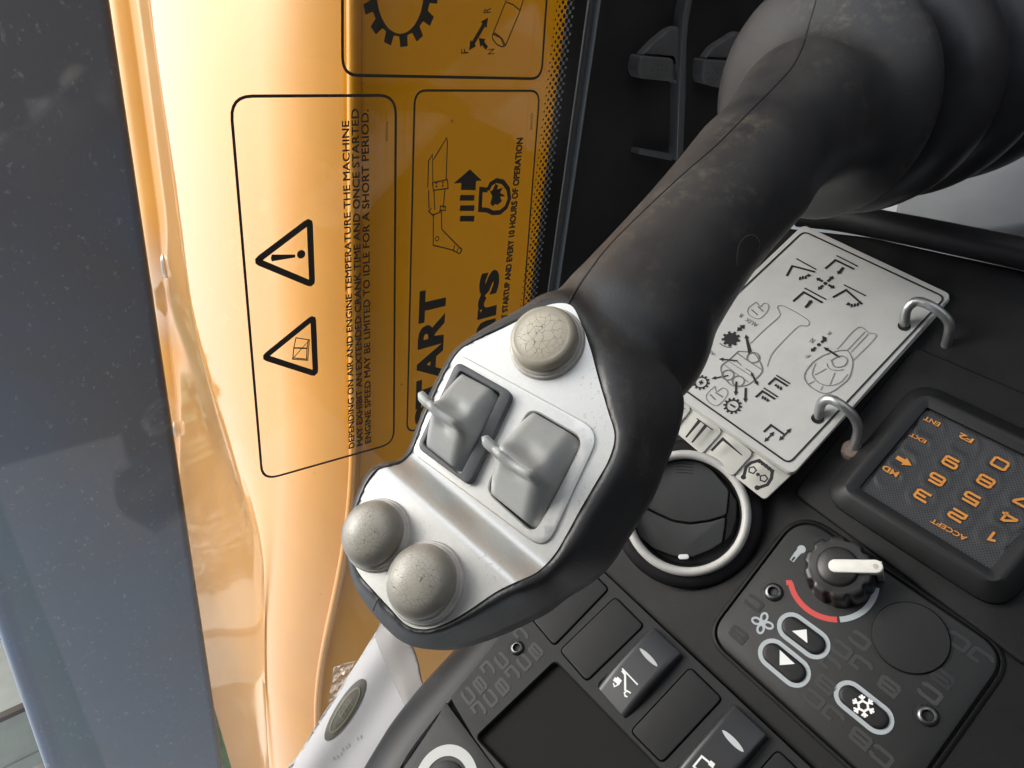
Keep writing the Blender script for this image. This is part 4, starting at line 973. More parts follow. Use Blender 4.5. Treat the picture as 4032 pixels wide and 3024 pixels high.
# ---- climate control panel
cl = thing('climate_panel', 'dark climate control panel with rotary dial, oval buttons and two screws', 'control panel', C.W(*C.loc(3300, 2500), 0))
HV = .0028
hv = ccw(rounded(C.L([(3152, 2025), (2792, 2500), (3543, 3179), (3970, 2577)], HV), [.016, .012, .012, .013], 10))
m = MB(); m.levels(C, inset(hv, -.0035), [(0, .0001), (.001, .0011), (.0020, .0013), (.0028, .0006), (.003, -.0005)], cap1=False); m.build('panel_rim', M_con, cl, smooth=50)
m = MB(); m.levels(C, hv, [(0, 0), (0, HV - .0012), (.0004, HV - .0003), (.0012, HV)]); m.build('panel_plate', M_pan, cl, smooth=40)
kc = C.loc(3296, 2278, HV); kr = abs((Vector(C.loc(3440, 2345, HV)) - Vector(kc)).length)
HK = .0155
ktop = C.loc(3312, 2216, HV + HK)
kc2 = ((kc[0] + ktop[0]) / 2, (kc[1] + ktop[1]) / 2)
kb = kc2; kR = kr * .93
def scal(r, dep, n=10, ph=.2):
    return [(kb[0] + (r - dep * max(0, math.cos(n * a + ph)) ** 1.4) * math.cos(a), kb[1] + (r - dep * max(0, math.cos(n * a + ph)) ** 1.4) * math.sin(a)) for a in [2 * math.pi * k / 160 for k in range(160)]]
M_knob = mat('knob_plastic', (.017, .016, .016), .40, spec=.5, bump=.06, bscale=1500, var=.25, vscale=60, rvar=.08)
dial = thing('x', '', '', (0, 0, 0)); bpy.data.objects.remove(dial)
m = MB(); LV = []
for r_, dep, h_ in ((1.02, .02, 0), (1.0, .10, .001), (.985, .12, .009), (.965, .12, .0135), (.93, .11, .0152), (.86, .06, .0160), (.76, .0, .0162)):
    LV.append([C.W(x, y, HV + h_) for x, y in scal(kR * r_, kR * dep)])
m.loops(LV); knob = m.build('dial_knob', M_knob, cl, smooth=45)
m = MB(); m.revolve(C, kb, [(kR * .60, HV + .0160), (kR * .58, HV + .0172), (kR * .5, HV + .0180), (kR * .2, HV + .0186), (.0002, HV + .0187)], 64); m.build('dial_cap', M_knob, knob, smooth=50)
# white pointer: a bar over the top, bent down the side
pts = [R5(1490, 765), R5(1930, 772)]; ph = HV + .0192
p0_, p1_ = Vector(C.loc(*pts[0], ph)), Vector(C.loc(*pts[1], ph)); pw = .0033
M_ptr = mat('pointer_white', (.72, .71, .66), .45, var=.06, vscale=200, bump=.05)
m = MB(); m.slab(C, stadium(tuple(p0_), tuple(p1_), pw), HV + .0150, ph, .0006, cap0=True)
dn_ = (p1_ - p0_).normalized(); e_ = p1_ + dn_ * .0012; nrm = Vector((-dn_.y, dn_.x))
leg = [tuple(e_ + nrm * pw * .8 - dn_ * .0012), tuple(e_ - nrm * pw * .8 - dn_ * .0012), tuple(e_ - nrm * pw * .8 + dn_ * .0016), tuple(e_ + nrm * pw * .8 + dn_ * .0016)]
m.slab(C, leg, HV + .0004, ph - .001, 0); m.build('pointer', M_ptr, knob)
m = MB(); m.revolve(C, tuple(p1_), [(.0012, ph + .0001), (.0011, ph - .0004 + .0006), (.0004, ph + .00015)], 16); m.build('pointer_dimple', mat('dimple', (.45, .43, .36), .6), knob)
# printed marks
def fitc(pxs, h):
    L = [Vector(C.loc(*p, h)) for p in pxs]; A, B_, D = L; ax, ay, bx, by, dx, dy = A.x, A.y, B_.x, B_.y, D.x, D.y
    d = 2 * (ax * (by - dy) + bx * (dy - ay) + dx * (ay - by)); ux = ((ax * ax + ay * ay) * (by - dy) + (bx * bx + by * by) * (dy - ay) + (dx * dx + dy * dy) * (ay - by)) / d
    uy = ((ax * ax + ay * ay) * (dx - bx) + (bx * bx + by * by) * (ax - dx) + (dx * dx + dy * dy) * (bx - ax)) / d
    return Vector((ux, uy)), (A - Vector((ux, uy))).length
HP = HV + .0002
ac, ar = fitc([R5(1005, 960), R5(1280, 1300), R5(1900, 1130)], HP)
def arc(pa, pb, n=24):
    a0 = Vector(C.loc(*pa, HP)) - ac; a1 = Vector(C.loc(*pb, HP)) - ac; t0, t1 = math.atan2(a0.y, a0.x), math.atan2(a1.y, a1.x); d = t1 - t0
    if d > math.pi: d -= 2 * math.pi
    if d < -math.pi: d += 2 * math.pi
    return [(ac.x + ar * math.cos(t0 + d * k / n), ac.y + ar * math.sin(t0 + d * k / n)) for k in range(n + 1)]
m = MB(); m.ribbon(C, arc(R5(1010, 960), R5(1510, 1352)), .0028, HP); m.ribbon(C, C.L([R5(1012, 965), R5(1000, 950), R5(955, 952)], HP), .0026, HP); m.build('hot_scale', M_red, cl, smooth=0)
m = MB(); m.ribbon(C, arc(R5(1540, 1352), R5(1912, 1000)), .0028, HP); m.build('cold_scale', M_greyp, cl, smooth=0)
m = MB()
m.ribbon(C, C.L([R5(1120, 590), R5(1070, 640), R5(1015, 715)], HP), [.0032, .0028, .0024], HP)
m.poly(C, circ(C.loc(*R5(1122, 588), HP), .0022, 20), HP); m.build('thermometer_symbol', M_greyp, cl, smooth=0)
m = MB(); m.ribbon(C, C.L([R5(1050, 672), R5(1018, 712)], HP), .0010, HP + .0001); m.build('thermometer_slot', M_pan, cl, smooth=0)
m = MB(); fc = Vector(C.loc(*R5(697, 1392), HP)); fr_ = .0052 * 1.0
for k in range(4):
    a = k * math.pi / 2 + .35; c_ = fc + Vector((math.cos(a), math.sin(a))) * fr_ * .62
    m.ribbon(C, circ(tuple(c_), fr_ * .42, 22, fr_ * .30, a), .0011, HP, closed=True)
m.poly(C, circ(tuple(fc), .0008, 12), HP); m.build('fan_symbol', M_greyp, cl, smooth=0)
def oval(c1, c2, ro, ri):
    a, b_ = C.loc(*c1, HP), C.loc(*c2, HP); q = C.loc(c1[0] + 100, c1[1], HP); s_ = math.hypot(q[0] - a[0], q[1] - a[1]) / 100
    s_ *= 1.05
    m = MB(); m.ring(C, stadium(a, b_, ro * s_), stadium(a, b_, ri * s_), HP); m.build('button_outline', M_greyp, cl, smooth=0)
    m = MB(); m.levels(C, stadium(a, b_, ri * s_ * .97), [(0, HV - .0), (0, HV + .0009), (.0005, HV + .0014), (.002, HV + .0016)]); return m.build('push_button', M_blank, cl, smooth=45)
b1 = oval((3119, 2469), (3207, 2535), 58, 41); b2 = oval((3044, 2574), (3130, 2645), 58, 41); b3 = oval((3345, 2740), (3455, 2828), 60, 42)
HBt = HV + .0018
m = MB(); m.poly(C, C.L([(3118, 2484), (3176, 2478), (3179, 2532)], HBt), HBt); m.build('up_arrow', M_white, b1, smooth=0)
m = MB(); m.poly(C, C.L([(3070, 2559), (3130, 2614), (3070, 2619)], HBt), HBt); m.build('down_arrow', M_white, b2, smooth=0)
m = MB(); c_ = Vector(C.loc(*R6(462, 985), HBt)); rf = .0050
for k in range(6):
    a = k * math.pi / 3 + .2; d = Vector((math.cos(a), math.sin(a))); n_ = Vector((-d.y, d.x))
    m.ribbon(C, [tuple(c_ + d * rf * .42), tuple(c_ + d * rf)], .0010, HBt)
    m.ribbon(C, [tuple(c_ + d * rf * .86 + n_ * rf * .26), tuple(c_ + d * rf * .62), tuple(c_ + d * rf * .86 - n_ * rf * .26)], .0009, HBt)
m.ribbon(C, [tuple(c_ + Vector((math.cos(k * math.pi / 3 + .2), math.sin(k * math.pi / 3 + .2))) * rf * .46) for k in range(6)], .0010, HBt, closed=True)
m.build('snowflake_symbol', mat('snowflake_white', (.82, .82, .80), .5), b3, smooth=0)  # snowflake printed in a brighter white than the arrows
# round blanking cap
q = [Vector(C.loc(*p, HV)) for p in (R6(535, 230), R6(1435, 300), R6(1000, 655))]
cc, cr = fitc([R6(535, 230), R6(1437, 300), R6(1000, 657)], HV)
m = MB(); m.revolve(C, tuple(cc), [(cr * 1.02, HV + .0001), (cr * .99, HV - .0010), (cr * .975, HV - .0010), (cr * .965, HV + .0006), (cr * .93, HV + .0013), (cr * .6, HV + .0017), (.0003, HV + .0018)], 72); m.build('blanking_cap', M_blank, cl, smooth=40)
socket_screw(C, R5(818, 1055), 40, cl, HV); socket_screw(C, R6(1163, 1090), 48, cl, HV)
excl = [circ(kb, kR * 1.1, 40), circ(tuple(ac), ar + .006, 40), circ(tuple(cc), cr * 1.08, 40), circ(C.loc(*R5(818, 1055), HV), .008, 20), circ(C.loc(*R6(1163, 1090), HV), .009, 20), circ(tuple(fc), .011, 20), circ(C.loc(*R5(1070, 640), HV), .010, 20)]
for c1, c2 in (((3119, 2469), (3207, 2535)), ((3044, 2574), (3130, 2645)), ((3345, 2740), (3455, 2828))): excl.append(stadium(C.loc(*c1, HV), C.loc(*c2, HV), .0110))
okc = clear_of(C, excl, inset(hv, .0062))
a_split = C.loc(3250, 2700, HV)
rows1, rows2 = [], []
b0_, b1_ = min(p[1] for p in hv), max(p[1] for p in hv); a0_ = min(p[0] for p in hv)
bb = b0_ + .006; k = 0
while bb < b1_:
    rows1.append((row_px(C, a0_ - .03 + (k % 4) * .0105, bb), 9)); bb += .0092; k += 1
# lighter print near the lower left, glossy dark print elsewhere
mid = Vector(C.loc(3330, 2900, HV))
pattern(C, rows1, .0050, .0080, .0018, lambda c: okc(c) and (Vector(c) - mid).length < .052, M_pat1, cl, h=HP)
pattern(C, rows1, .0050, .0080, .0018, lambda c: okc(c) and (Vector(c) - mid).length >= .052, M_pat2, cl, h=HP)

# ---- keypad
kp = thing('keypad', 'black framed keypad with orange digits on woven panel', 'keypad', C.W(*C.loc(3750, 1900), .003))
HT = .0135
scr = ccw(C.L([R4(415, 905), R4(1155, 25), (4205, 1880), (3900, 2247)], HT - .004))
q4 = C.L([R4(415, 905), R4(1155, 25), (4205, 1880), (3900, 2247)], HT - .004)
bez_top = inset(ccw(rounded(scr, .0015, 3)), -.0095); 
scr_r = ccw(rounded(scr, .0015, 3)); outer_top = ccw(rounded(inset(scr, -.0105), .009, 8))
outer_bot = ccw(rounded(inset(scr, -.0185), .013, 8))
m = MB(); n_ = len(scr_r)
def resamp(l, n):
    P = [Vector(p) for p in l]; d = [0]
    for i in range(len(P)): d.append(d[-1] + (P[(i + 1) % len(P)] - P[i]).length)
    out = []
    for k in range(n):
        t = d[-1] * k / n; i = max(j for j in range(len(P)) if d[j] <= t); e = d[i + 1] - d[i]; out.append(tuple(P[i].lerp(P[(i + 1) % len(P)], (t - d[i]) / e if e > 0 else 0)))
    return out
def corner_align(base, off): return base
L0 = rounded(scr, .0012, 8); L1 = rounded(inset(scr, -.0035), .003, 8); L2 = rounded(inset(scr, -.0072), .0085, 8); L3 = rounded(inset(scr, -.0118), .012, 8); L4 = rounded(inset(scr, -.0138), .014, 8)
def lv(l, h): return [C.W(p[0], p[1], h) for p in l]
m.loops([lv(L4, .0028), lv(L4, .0072), lv(L3, .0095), lv(L2, HT - .0008), lv([((p[0] * .6 + q_[0] * .4), (p[1] * .6 + q_[1] * .4)) for p, q_ in zip(L2, L1)], HT), lv(L1, HT - .0002), lv(L0, HT - .0018), lv(L0, HT - .0045)], cap1=False)
M_bez = mat('bezel_plastic', (.009, .0095, .010), .45, spec=.35, bump=.05, bscale=1500)
m.build('bezel', M_bez, kp, smooth=35)
M_weave = mat('woven_panel', (.03, .031, .034), .42)
t = M_weave.node_tree; b = t.nodes['Principled BSDF']; tc = t.nodes.new('ShaderNodeTexCoord'); mp = t.nodes.new('ShaderNodeMapping')
ck = t.nodes.new('ShaderNodeTexChecker'); ck.inputs['Scale'].default_value = 1.0; ck.inputs[1].default_value = (.030, .031, .034, 1); ck.inputs[2].default_value = (.006, .006, .007, 1)
um = wd(C.a); vm = wd(C.b)
d1 = t.nodes.new('ShaderNodeVectorMath'); d1.operation = 'DOT_PRODUCT'; d1.inputs[1].default_value = um * 1150; d2 = t.nodes.new('ShaderNodeVectorMath'); d2.operation = 'DOT_PRODUCT'; d2.inputs[1].default_value = vm * 1150
cbn = t.nodes.new('ShaderNodeCombineXYZ'); t.links.new(tc.outputs['Object'], d1.inputs[0]); t.links.new(tc.outputs['Object'], d2.inputs[0])
t.links.new(d1.outputs['Value'], cbn.inputs[0]); t.links.new(d2.outputs['Value'], cbn.inputs[1]); cbn.inputs[2].default_value = .5
t.links.new(cbn.outputs[0], ck.inputs[0]); t.links.new(ck.outputs[0], b.inputs['Base Color'])
bp = t.nodes.new('ShaderNodeBump'); bp.inputs['Strength'].default_value = .35; bp.inputs['Distance'].default_value = .0006; t.links.new(ck.outputs['Fac'], bp.inputs['Height']); t.links.new(bp.outputs[0], b.inputs['Normal'])
# key face with shallow embossed key rings
keys = {'1': (3910, 2113), '2': (3769, 2030), '3': (3633, 1953), '4': (3970, 2039), '5': (3825, 1963), '6': (3688, 1887), '7': (4030, 1975), '8': (3881, 1895), '9': (3744, 1821), '0': (3937, 1826)}
HS = HT - .004
ring_c = [Vector(C.loc(*p, HS)) for p in keys.values()] + [Vector(C.loc(*R4(*p), HS)) for p in ((1190, 250), (1060, 430), (900, 600), (755, 775), (1560, 430))]
def kh(a, b_):
    h = HS
    for c_ in ring_c: d = math.hypot(a - c_.x - .0, b_ - c_.y); h += .0005 * math.exp(-((d - .0062) / .0012) ** 2)
    return h
m = MB(); m.cdt(C, ccw(inset(scr, -.0004)), [], kh, .0016); face = m.build('key_face', M_weave, kp, smooth=80)
M_or = mat('orange_print', (.52, .20, .02), .5)
m = MB()
for ch, p in keys.items():
    c_ = Vector(C.loc(*p, HS + .0006)); wd2, hg = .0064, .0045; dx = Vector((1, 0)); dy = Vector((0, 1))
    o = c_ - dx * wd2 / 2 - dy * hg / 2; m = MB(); m.stroke_char(C, ch, o, dx * wd2, dy * hg, .00120, HS + .0008); m.build('digit', M_or, kp, smooth=0, weld=False)
m = MB(); HL = HS + .0008
def ct(txt, p0, p1, pt, bold=.02): m_ = MB(); m_.text(C, txt, p0, p1, pt, HL, bold); m_.build('key_lettering', M_or, kp, smooth=0)
ct('ACCEPT', R4(1590, 1492), R4(1215, 1285), R4(1555, 1530)); ct('MD', R4(862, 800), R4(700, 712), R4(825, 845), .03); ct('EXT', R4(1155, 455), R4(985, 368), R4(1122, 482)); ct('ENT', R4(1305, 270), R4(1140, 190), R4(1272, 306)); ct('F2', R4(1660, 445), R4(1515, 370), R4(1622, 488), .03)
ar_ = C.L([R4(825, 552), R4(990, 645)], HL); arrow(m, C, ar_[0], ar_[1], .0022, .0048, .0042, HL)
m.build('arrow_symbol', M_or, kp, smooth=0)

# ---- round air vent
vn = Vector(C.n).lerp(-ray(2700, 2016).normalized(), .75).normalized()
Vt = Pl(2700, 2016, C.P(2700, 2016, .017).z, vn, (1, 0, 0))
vt = thing('air_vent', 'round black air vent with pale grey ring behind the joystick head', 'air vent', Vt.W(0, 0, 0))
vr = (Vector(Vt.loc(2940, 2016)) - Vector(Vt.loc(2700, 2016))).length
M_ringm = mat('vent_ring_grey', (.50, .49, .47), .42, spec=.5, bump=.05, bscale=900, var=.05, vscale=100)
m = MB(); tr_ = .0026
m.loops([[Vt.W(*p, h) for p in circ((0, 0), r_, 96)] for r_, h in [(vr + tr_ * math.cos(a), tr_ * 1.2 * math.sin(a)) for a in [-.6 + k / 10 * (math.pi + 1.2) for k in range(11)]]], cap1=False); m.build('trim_ring', M_ringm, vt, smooth=70)
m = MB(); m.revolve(Vt, (0, 0), [(vr + .0095, -.03), (vr + .0095, -.0045), (vr + .0075, -.0018), (vr + .004, -.0012), (vr + .002, -.0012)], 96, cap1=False); m.build('flange', M_con, vt, smooth=50)
m = MB(); m.revolve(Vt, (0, 0), [(vr - .0015, .0), (vr - .003, -.002), (vr - .0038, -.006), (vr * .86, -.0075), (.001, -.0078)], 96); m.build('housing', M_blank, vt, smooth=40)
def vpoly(px, h): return rounded(Vt.L([R8(*p) for p in px], h), .0015, 3)
M_vane = mat('vane_plastic', (.036, .037, .037), .48, bump=.1, bscale=2000, var=.08, vscale=40)
m = MB(); m.slab(Vt, vpoly([(300, 560), (430, 380), (600, 300), (780, 278), (960, 312), (1130, 430), (1300, 640), (1272, 902), (1100, 958), (880, 988), (700, 962), (520, 882), (380, 812), (240, 720)], -.0035), -.0078, -.0035, .0006); m.build('vane', M_vane, vt)
m = MB(); m.slab(Vt, vpoly([(240, 740), (380, 834), (520, 905), (700, 985), (880, 1011), (1100, 980), (1264, 932), (1226, 1205), (1100, 1285), (880, 1372), (700, 1352), (480, 1272), (240, 1072), (150, 900)], -.0035), -.0078, -.0035, .0006); v2 = m.build('vane', M_vane, vt)
m = MB(); m.slab(Vt, vpoly([(1315, 650), (1390, 760), (1380, 950), (1330, 1110), (1240, 1215), (1278, 930)], -.0035), -.0078, -.0042, .0005); m.build('side_wall', M_blank, vt)
m = MB(); m.slab(Vt, stadium(Vt.loc(*R8(775, 1363), -.002), Vt.loc(*R8(838, 1360), -.002), .0014), -.0035, -.002, .0004); m.build('handle_glint', M_white, v2)  # white tab standing in for the glint on the vane handle
m = MB()
for k in range(4):
    m.tube([Vt.W(*Vt.loc(*R8(735 + 60 * j - abs(j - 2) * 5, 345 + k * 32 + (j - 1.5) ** 2 * 2 + j * 3), -.0033), -.0034) for j in range(4)], .00018, 5)
m.build('grip_ribs', M_gap, vt)

# ---- flip chart cards on two steel rings
M_card = mat('card_white', (.48, .48, .465), .5, spec=.3, var=.06, vscale=35, bump=.03, bscale=900)
M_tabm = mat('card_cream', (.56, .555, .51), .5, spec=.3, var=.05, vscale=35)
cards = thing('flip_cards', 'white instruction cards with index tabs held by two steel rings', 'card', K.W(0, 0, -.006))
top4 = [(3163, 884), (3748, 1160), (3122, 1868), (2540, 1478)]
tl = ccw(rounded(K.L(top4), [.004] * 4, 5))
m = MB(); m.slab(K, tl, -.0009, 0, .0003); m.build('top_card', M_card, cards)
under = [[(3163, 886), (3744, 1166), (3012, 1972), (2440, 1560)]]
for k in range(3):
    m = MB(); lp = ccw(rounded(K.L([(3168 - k * 2, 892), (3746 + k * 3, 1168 + k * 3), (3116, 1872 + k * 3), (2530, 1480)], -.002 - k * .0012), .004, 4)); m.slab(K, lp, -.0028 - k * .0013, -.0018 - k * .0013, .0002); m.build('card', M_card, cards)
tabs = [([(2890, 1872), (2956, 1786), (2990, 1772), (3124, 1862), (3012, 1968)], -.0056), ([(2768, 1780), (2834, 1700), (2850, 1685), (2958, 1776), (2960, 1790), (2884, 1876)], -.0042), ([(2652, 1692), (2722, 1608), (2740, 1595), (2838, 1690), (2838, 1704), (2764, 1788)], -.0030), ([(2540, 1600), (2600, 1530), (2640, 1510), (2722, 1612), (2654, 1694)], -.0018)]
for lp, h in tabs:
    m = MB(); m.slab(K, ccw(rounded(K.L(lp, h), .0025, 4)), h - .0011, h, .0003); m.build('index_tab', M_tabm, cards)
# body of the pages towards the tabs
m = MB(); m.slab(K, ccw(rounded(K.L([(2960, 1500), (3330, 1640), (3116, 1866), (3010, 1964), (2990, 1940), (2640, 1660)], -.0072), .002, 3)), -.009, -.0070, .0003); m.build('card', M_tabm, cards)
bord = ccw(rounded(K.L([R1(1560, 170), (3722, 1172), R2(1400, 1318), (2585, 1458)]), [.004] * 4, 6))
m = MB(); HKp = .0003
m.ribbon(K, bord, .0011, HKp, closed=True); m.build('border', M_print, cards, smooth=0)
m = MB()
def kl(pts, f): return K.L([f(*p) for p in pts], HKp)
def rib(pts, f, wpx=22): m.ribbon(K, kl(pts, f), wpx * .000052, HKp)
# stance symbols: bent arm and straight bar
for f, A_, B_ in ((R1, [(1375, 655), (1435, 545), (1685, 610)], [(1480, 465), (1700, 585)]), (R1, [(1795, 575), (1905, 480), (2110, 580)], [(1918, 432), (2150, 550)]),
                  (R1, [(1445, 930), (1560, 830), (1765, 945)], [(1570, 785), (1805, 910)]), (R3, [(130, 195), (275, 115), (450, 270)], [(250, 58), (490, 180)]),
                  (R2, [(1175, 455), (1250, 385), (1385, 470)], [(1262, 352), (1410, 445)]), (R2, [(1038, 592), (1112, 525), (1248, 612)], [(1125, 490), (1276, 588)])):
    rib(A_, f, 26); rib(B_, f, 18)
rib([(1125, 970), (1205, 895), (1345, 995)], R2, 24)
rib([(395, 822), (570, 948)], R2, 14)
for a, b_ in (((425, 850), (278, 1030)), ((495, 900), (345, 1085))): m.ribbon(K, kl([a, b_], R2), [.0021, .0011], HKp)
m.ribbon(K, kl([(555, 1175), (680, 1045), (890, 1225)], R2), [.0016, .0017, .0006], HKp)
rib([(195, 722), (275, 718)], R2, 10); rib([(175, 810), (205, 840)], R2, 12)
def karrow(p, q, f, wd_=.0008, hw=.0026, hl=.0028, both=False): P_ = kl([p, q], f); arrow(m, K, P_[0], P_[1], wd_, hw, hl, HKp, both)
karrow((970, 1500), (930, 1290), R1, .0013); karrow((990, 1490), (930, 1290), R1, .0010)
karrow((740, 355), (555, 390), R2, .0009); karrow((828, 420), (820, 575), R2, .0012); karrow((930, 490), (924, 652), R2, .0014); karrow((840, 195), (635, 175), R2, .0010)
karrow((990, 330), (1065, 465), R2, .0012); karrow((1950, 155), (1775, 45), R2, .0013)
karrow((1130, 1080), (1240, 965), R2, .0009, both=True); karrow((1290, 1065), (1425, 930), R2, .0009, both=True)
karrow((835, 1255), (920, 1185), R1, .0016, .0042, .0026, True)
for p, q in (((1770, 715), (1695, 675)), ((1820, 715), (1885, 655)), ((1770, 755), (1715, 805)), ((1830, 750), (1900, 790))): karrow(p, q, R1, .0016, .0034, .0022)
m.poly(K, circ(kl([(1797, 735)], R1)[0], .0012, 12), HKp)
karrow((1770, 1330), (1810, 1325), R1, .0016, .0034, .0022); karrow((1690, 1430), (1640, 1480), R1, .0016, .0034, .0022); karrow((1750, 1380), (1810, 1330), R1, .0016, .0034, .0022); m.poly(K, circ(kl([(1725, 1402)], R1)[0], .0011, 12), HKp)
for f, pts in ((R1, [(1520, 680), (1550, 672), (1582, 668)]), (R3, [(335, 285), (370, 280), (403, 272)]), (R2, [(1283, 480), (1312, 496)]), (R2, [(1115, 595), (1142, 608)])):
    for p in pts: P_ = kl([(p[0] - 3, p[1] + 18), (p[0] + 3, p[1] - 18)], f); m.ribbon(K, P_, .0011, HKp)
karrow((1590, 650), (1645, 645), R1, .0012, .003, .002); karrow((320, 265), (270, 275), R3, .0012, .003, .002); karrow((1270, 462), (1236, 465), R2, .0010, .0026, .0016); karrow((1155, 622), (1192, 628), R2, .0010, .0026, .0016)
karrow((1995, 560), (1930, 635), R1, .0018, .0036, .002); karrow((1580, 1000), (1650, 915), R1, .0018, .0036, .002)
# toothed wheels
def gear(c, f, ro, ri, n, filled=False):
    cc_ = Vector(kl([c], f)[0]); o_ = []; i_ = []
    for k in range(n):
        for fr2, q in ((-.3, ri), (-.2, ro), (.2, ro), (.3, ri)):
            a = (k + fr2) / n * 2 * math.pi; o_.append((cc_.x + q * math.cos(a), cc_.y + q * math.sin(a))); i_.append((cc_.x + ri * .78 * math.cos(a), cc_.y + ri * .78 * math.sin(a)))
    if filled: m.poly(K, o_, HKp)
    else: m.ring(K, o_, i_, HKp)
gear((768, 1338), R1, .0056, .0042, 9, True); gear((443, 430), R2, .0052, .0041, 12); gear((787, 685), R2, .0054, .0042, 12)
rib([(420, 425), (468, 437)], R2, 22); rib([(450, 408), (436, 455)], R2, 22); rib([(760, 668), (815, 702)], R2, 22)
m.ribbon(K, kl([(905, 1470), (935, 1350), (990, 1305), (1075, 1280), (1150, 1340), (1220, 1395), (1210, 1475), (1165, 1545), (1055, 1582)], R2), .0018, HKp)
for p in ((1080, 1290), (1115, 1315), (1150, 1340), (1185, 1368), (1218, 1395)): m.poly(K, circ(kl([p], R2)[0], .0013, 6), HKp)
m.poly(K, circ(kl([(905, 1462)], R2)[0], .0015, 10), HKp); m.poly(K, circ(kl([(1055, 1578)], R2)[0], .0015, 10), HKp)
m.poly(K, circ(kl([(1063, 1433)], R2)[0], .0011, 10), HKp)
for c_ in ((1002, 1385), (1125, 1475)): m.ribbon(K, circ(kl([c_], R2)[0], .0021, 5), .0008, HKp, closed=True)
m.build('card_symbols', M_print, cards, smooth=0, weld=False, kind='stuff')
M_pencil = mat('thin_grey_line', (.16, .16, .155), .6)
m = MB()
def thin(pts, f, wd_=.00042): m.ribbon(K, [tuple(p) for p in crom([(a, b) for a, b in kl(pts, f)], 4)], wd_, HKp)
thin([(980, 1390), (1120, 1250), (1290, 1100), (1298, 1050), (1275, 990), (1330, 978), (1450, 1035), (1590, 1120), (1625, 1170), (1590, 1198), (1510, 1200), (1400, 1300), (1230, 1480), (1190, 1560), (1165, 1640)], R1)
thin([(850, 90), (740, 190), (665, 250), (670, 330), (720, 410), (800, 470), (930, 465), (1040, 390), (1110, 300), (1075, 190), (1010, 110), (850, 90)], R2, .0007)
thin([(840, 115), (970, 205), (1110, 295)], R2, .0006); thin([(700, 240), (820, 330), (960, 430)], R2); thin([(735, 195), (850, 270), (1010, 375)], R2)
for c_, r_ in (((735, 350), .0034), ((848, 415), .0034), ((1012, 160), .0036)): m.ribbon(K, circ(kl([c_], R2)[0], r_, 24), .0008, HKp, closed=True)
thin([(800, 205), (830, 200), (880, 245)], R2, .0006); thin([(930, 280), (985, 315), (1015, 345)], R2, .0006)
thin([(1660, 210), (1580, 320), (1575, 400), (1640, 480), (1760, 545), (1850, 540), (1960, 470), (2060, 370), (2095, 210), (2060, 110), (2010, 80), (1900, 95), (1770, 140), (1660, 210)], R2, .0006)
thin([(1690, 220), (1655, 340), (1720, 430), (1840, 465), (1960, 430), (2040, 340)], R2); thin([(1860, 190), (1960, 140), (2035, 180), (2000, 250), (1900, 260), (1860, 190)], R2, .0006); thin([(1815, 220), (1830, 270), (1900, 300), (2000, 290)], R2)
for a in (((1810, 280), (1680, 350)), ((1900, 325), (1845, 460)), ((1770, 465), (1745, 515)), ((1680, 415), (1620, 445))): thin(a, R2)
thin([(180, 760), (400, 525), (520, 580), (600, 625), (355, 880)], R3); thin([(280, 780), (480, 570)], R3); thin([(330, 790), (520, 590)], R3)
thin([(1045, 935), (960, 1000), (955, 1060), (1000, 1100), (1080, 1118), (1165, 1040), (1178, 970), (1130, 950), (1090, 985), (1045, 935)], R1); thin([(1060, 985), (1120, 1040)], R1, .0008); thin([(990, 1020), (1060, 1080)], R1, .0007)
thin([(595, 470), (505, 560), (515, 630), (610, 685), (700, 610), (735, 530), (680, 490), (615, 530), (595, 470)], R2); thin([(540, 560), (600, 620)], R2, .0008); thin([(600, 540), (680, 590)], R2, .0008)
thin([(645, 1385), (700, 1420), (770, 1432)], R1, .0008)
def kt(txt, p0, p1, pt, f): m.text(K, txt, f(*p0), f(*p1), f(*pt), HKp, .01)
kt('AUX', (1072, 1185), (945, 1110), (1035, 1215), R1); kt('II', (905, 1075), (880, 1065), (885, 1112), R1); kt('AUX', (605, 1505), (495, 1420), (575, 1530), R1)
kt('R', (1868, 1275), (1840, 1255), (1845, 1310), R1); kt('N', (1690, 1350), (1655, 1330), (1660, 1395), R1); kt('F', (1635, 1520), (1605, 1500), (1605, 1555), R1)
m.build('card_line_drawings', M_pencil, cards, smooth=0, weld=False, kind='stuff')
# steel rings
M_ringst = mat('ring_steel', (.42, .43, .43), .38, metal=.85, bump=.15, bscale=500, var=.15, vscale=150)
M_rust = mat('ring_foot', (.16, .12, .10), .7, var=.3, vscale=200)
def wire(pts, hs, foot, matf, rpx, hole):
    m = MB(); P_ = [K.W(*K.loc(*p, h), h) for p, h in zip(pts, hs)]; P_ = crom([tuple(p) for p in P_], 6); m.tube([tuple(p) for p in P_], .0027, 14)
    o = m.build('binding_ring', M_ringst, cards, smooth=80)
    m = MB(); c_ = K.loc(*foot, -.008); m.revolve(K, c_, [(.0056, -.012), (.0056, -.0078), (.0050, -.0068), (.0015, -.0066)], 28); m.build('ring_foot', matf, cards)
    m = MB(); c_ = K.loc(*hole, .0004); m.ring(K, circ(c_, .0034, 20), circ(c_, .001, 20), .0004); m.build('punched_hole', M_gap, cards, smooth=0)
wire([R3(910, 520), R3(915, 430), R3(945, 310), R3(1060, 240), R3(1250, 320), R3(1390, 460), R3(1390, 600), R3(1350, 760)], [-.002, .004, .010, .0135, .0135, .009, .002, -.008], R3(1340, 772), mat('ring_foot_grey', (.16, .155, .14), .6), 40, R3(908, 505))
wire([R2(1722, 835), R2(1732, 720), R2(1770, 640), R2(1860, 615), R2(1990, 690), R2(2110, 810), R2(2155, 960), R2(2100, 1150)], [-.002, .004, .010, .0135, .0135, .009, .002, -.008], R2(2090, 1160), M_rust, 40, R2(1712, 820))

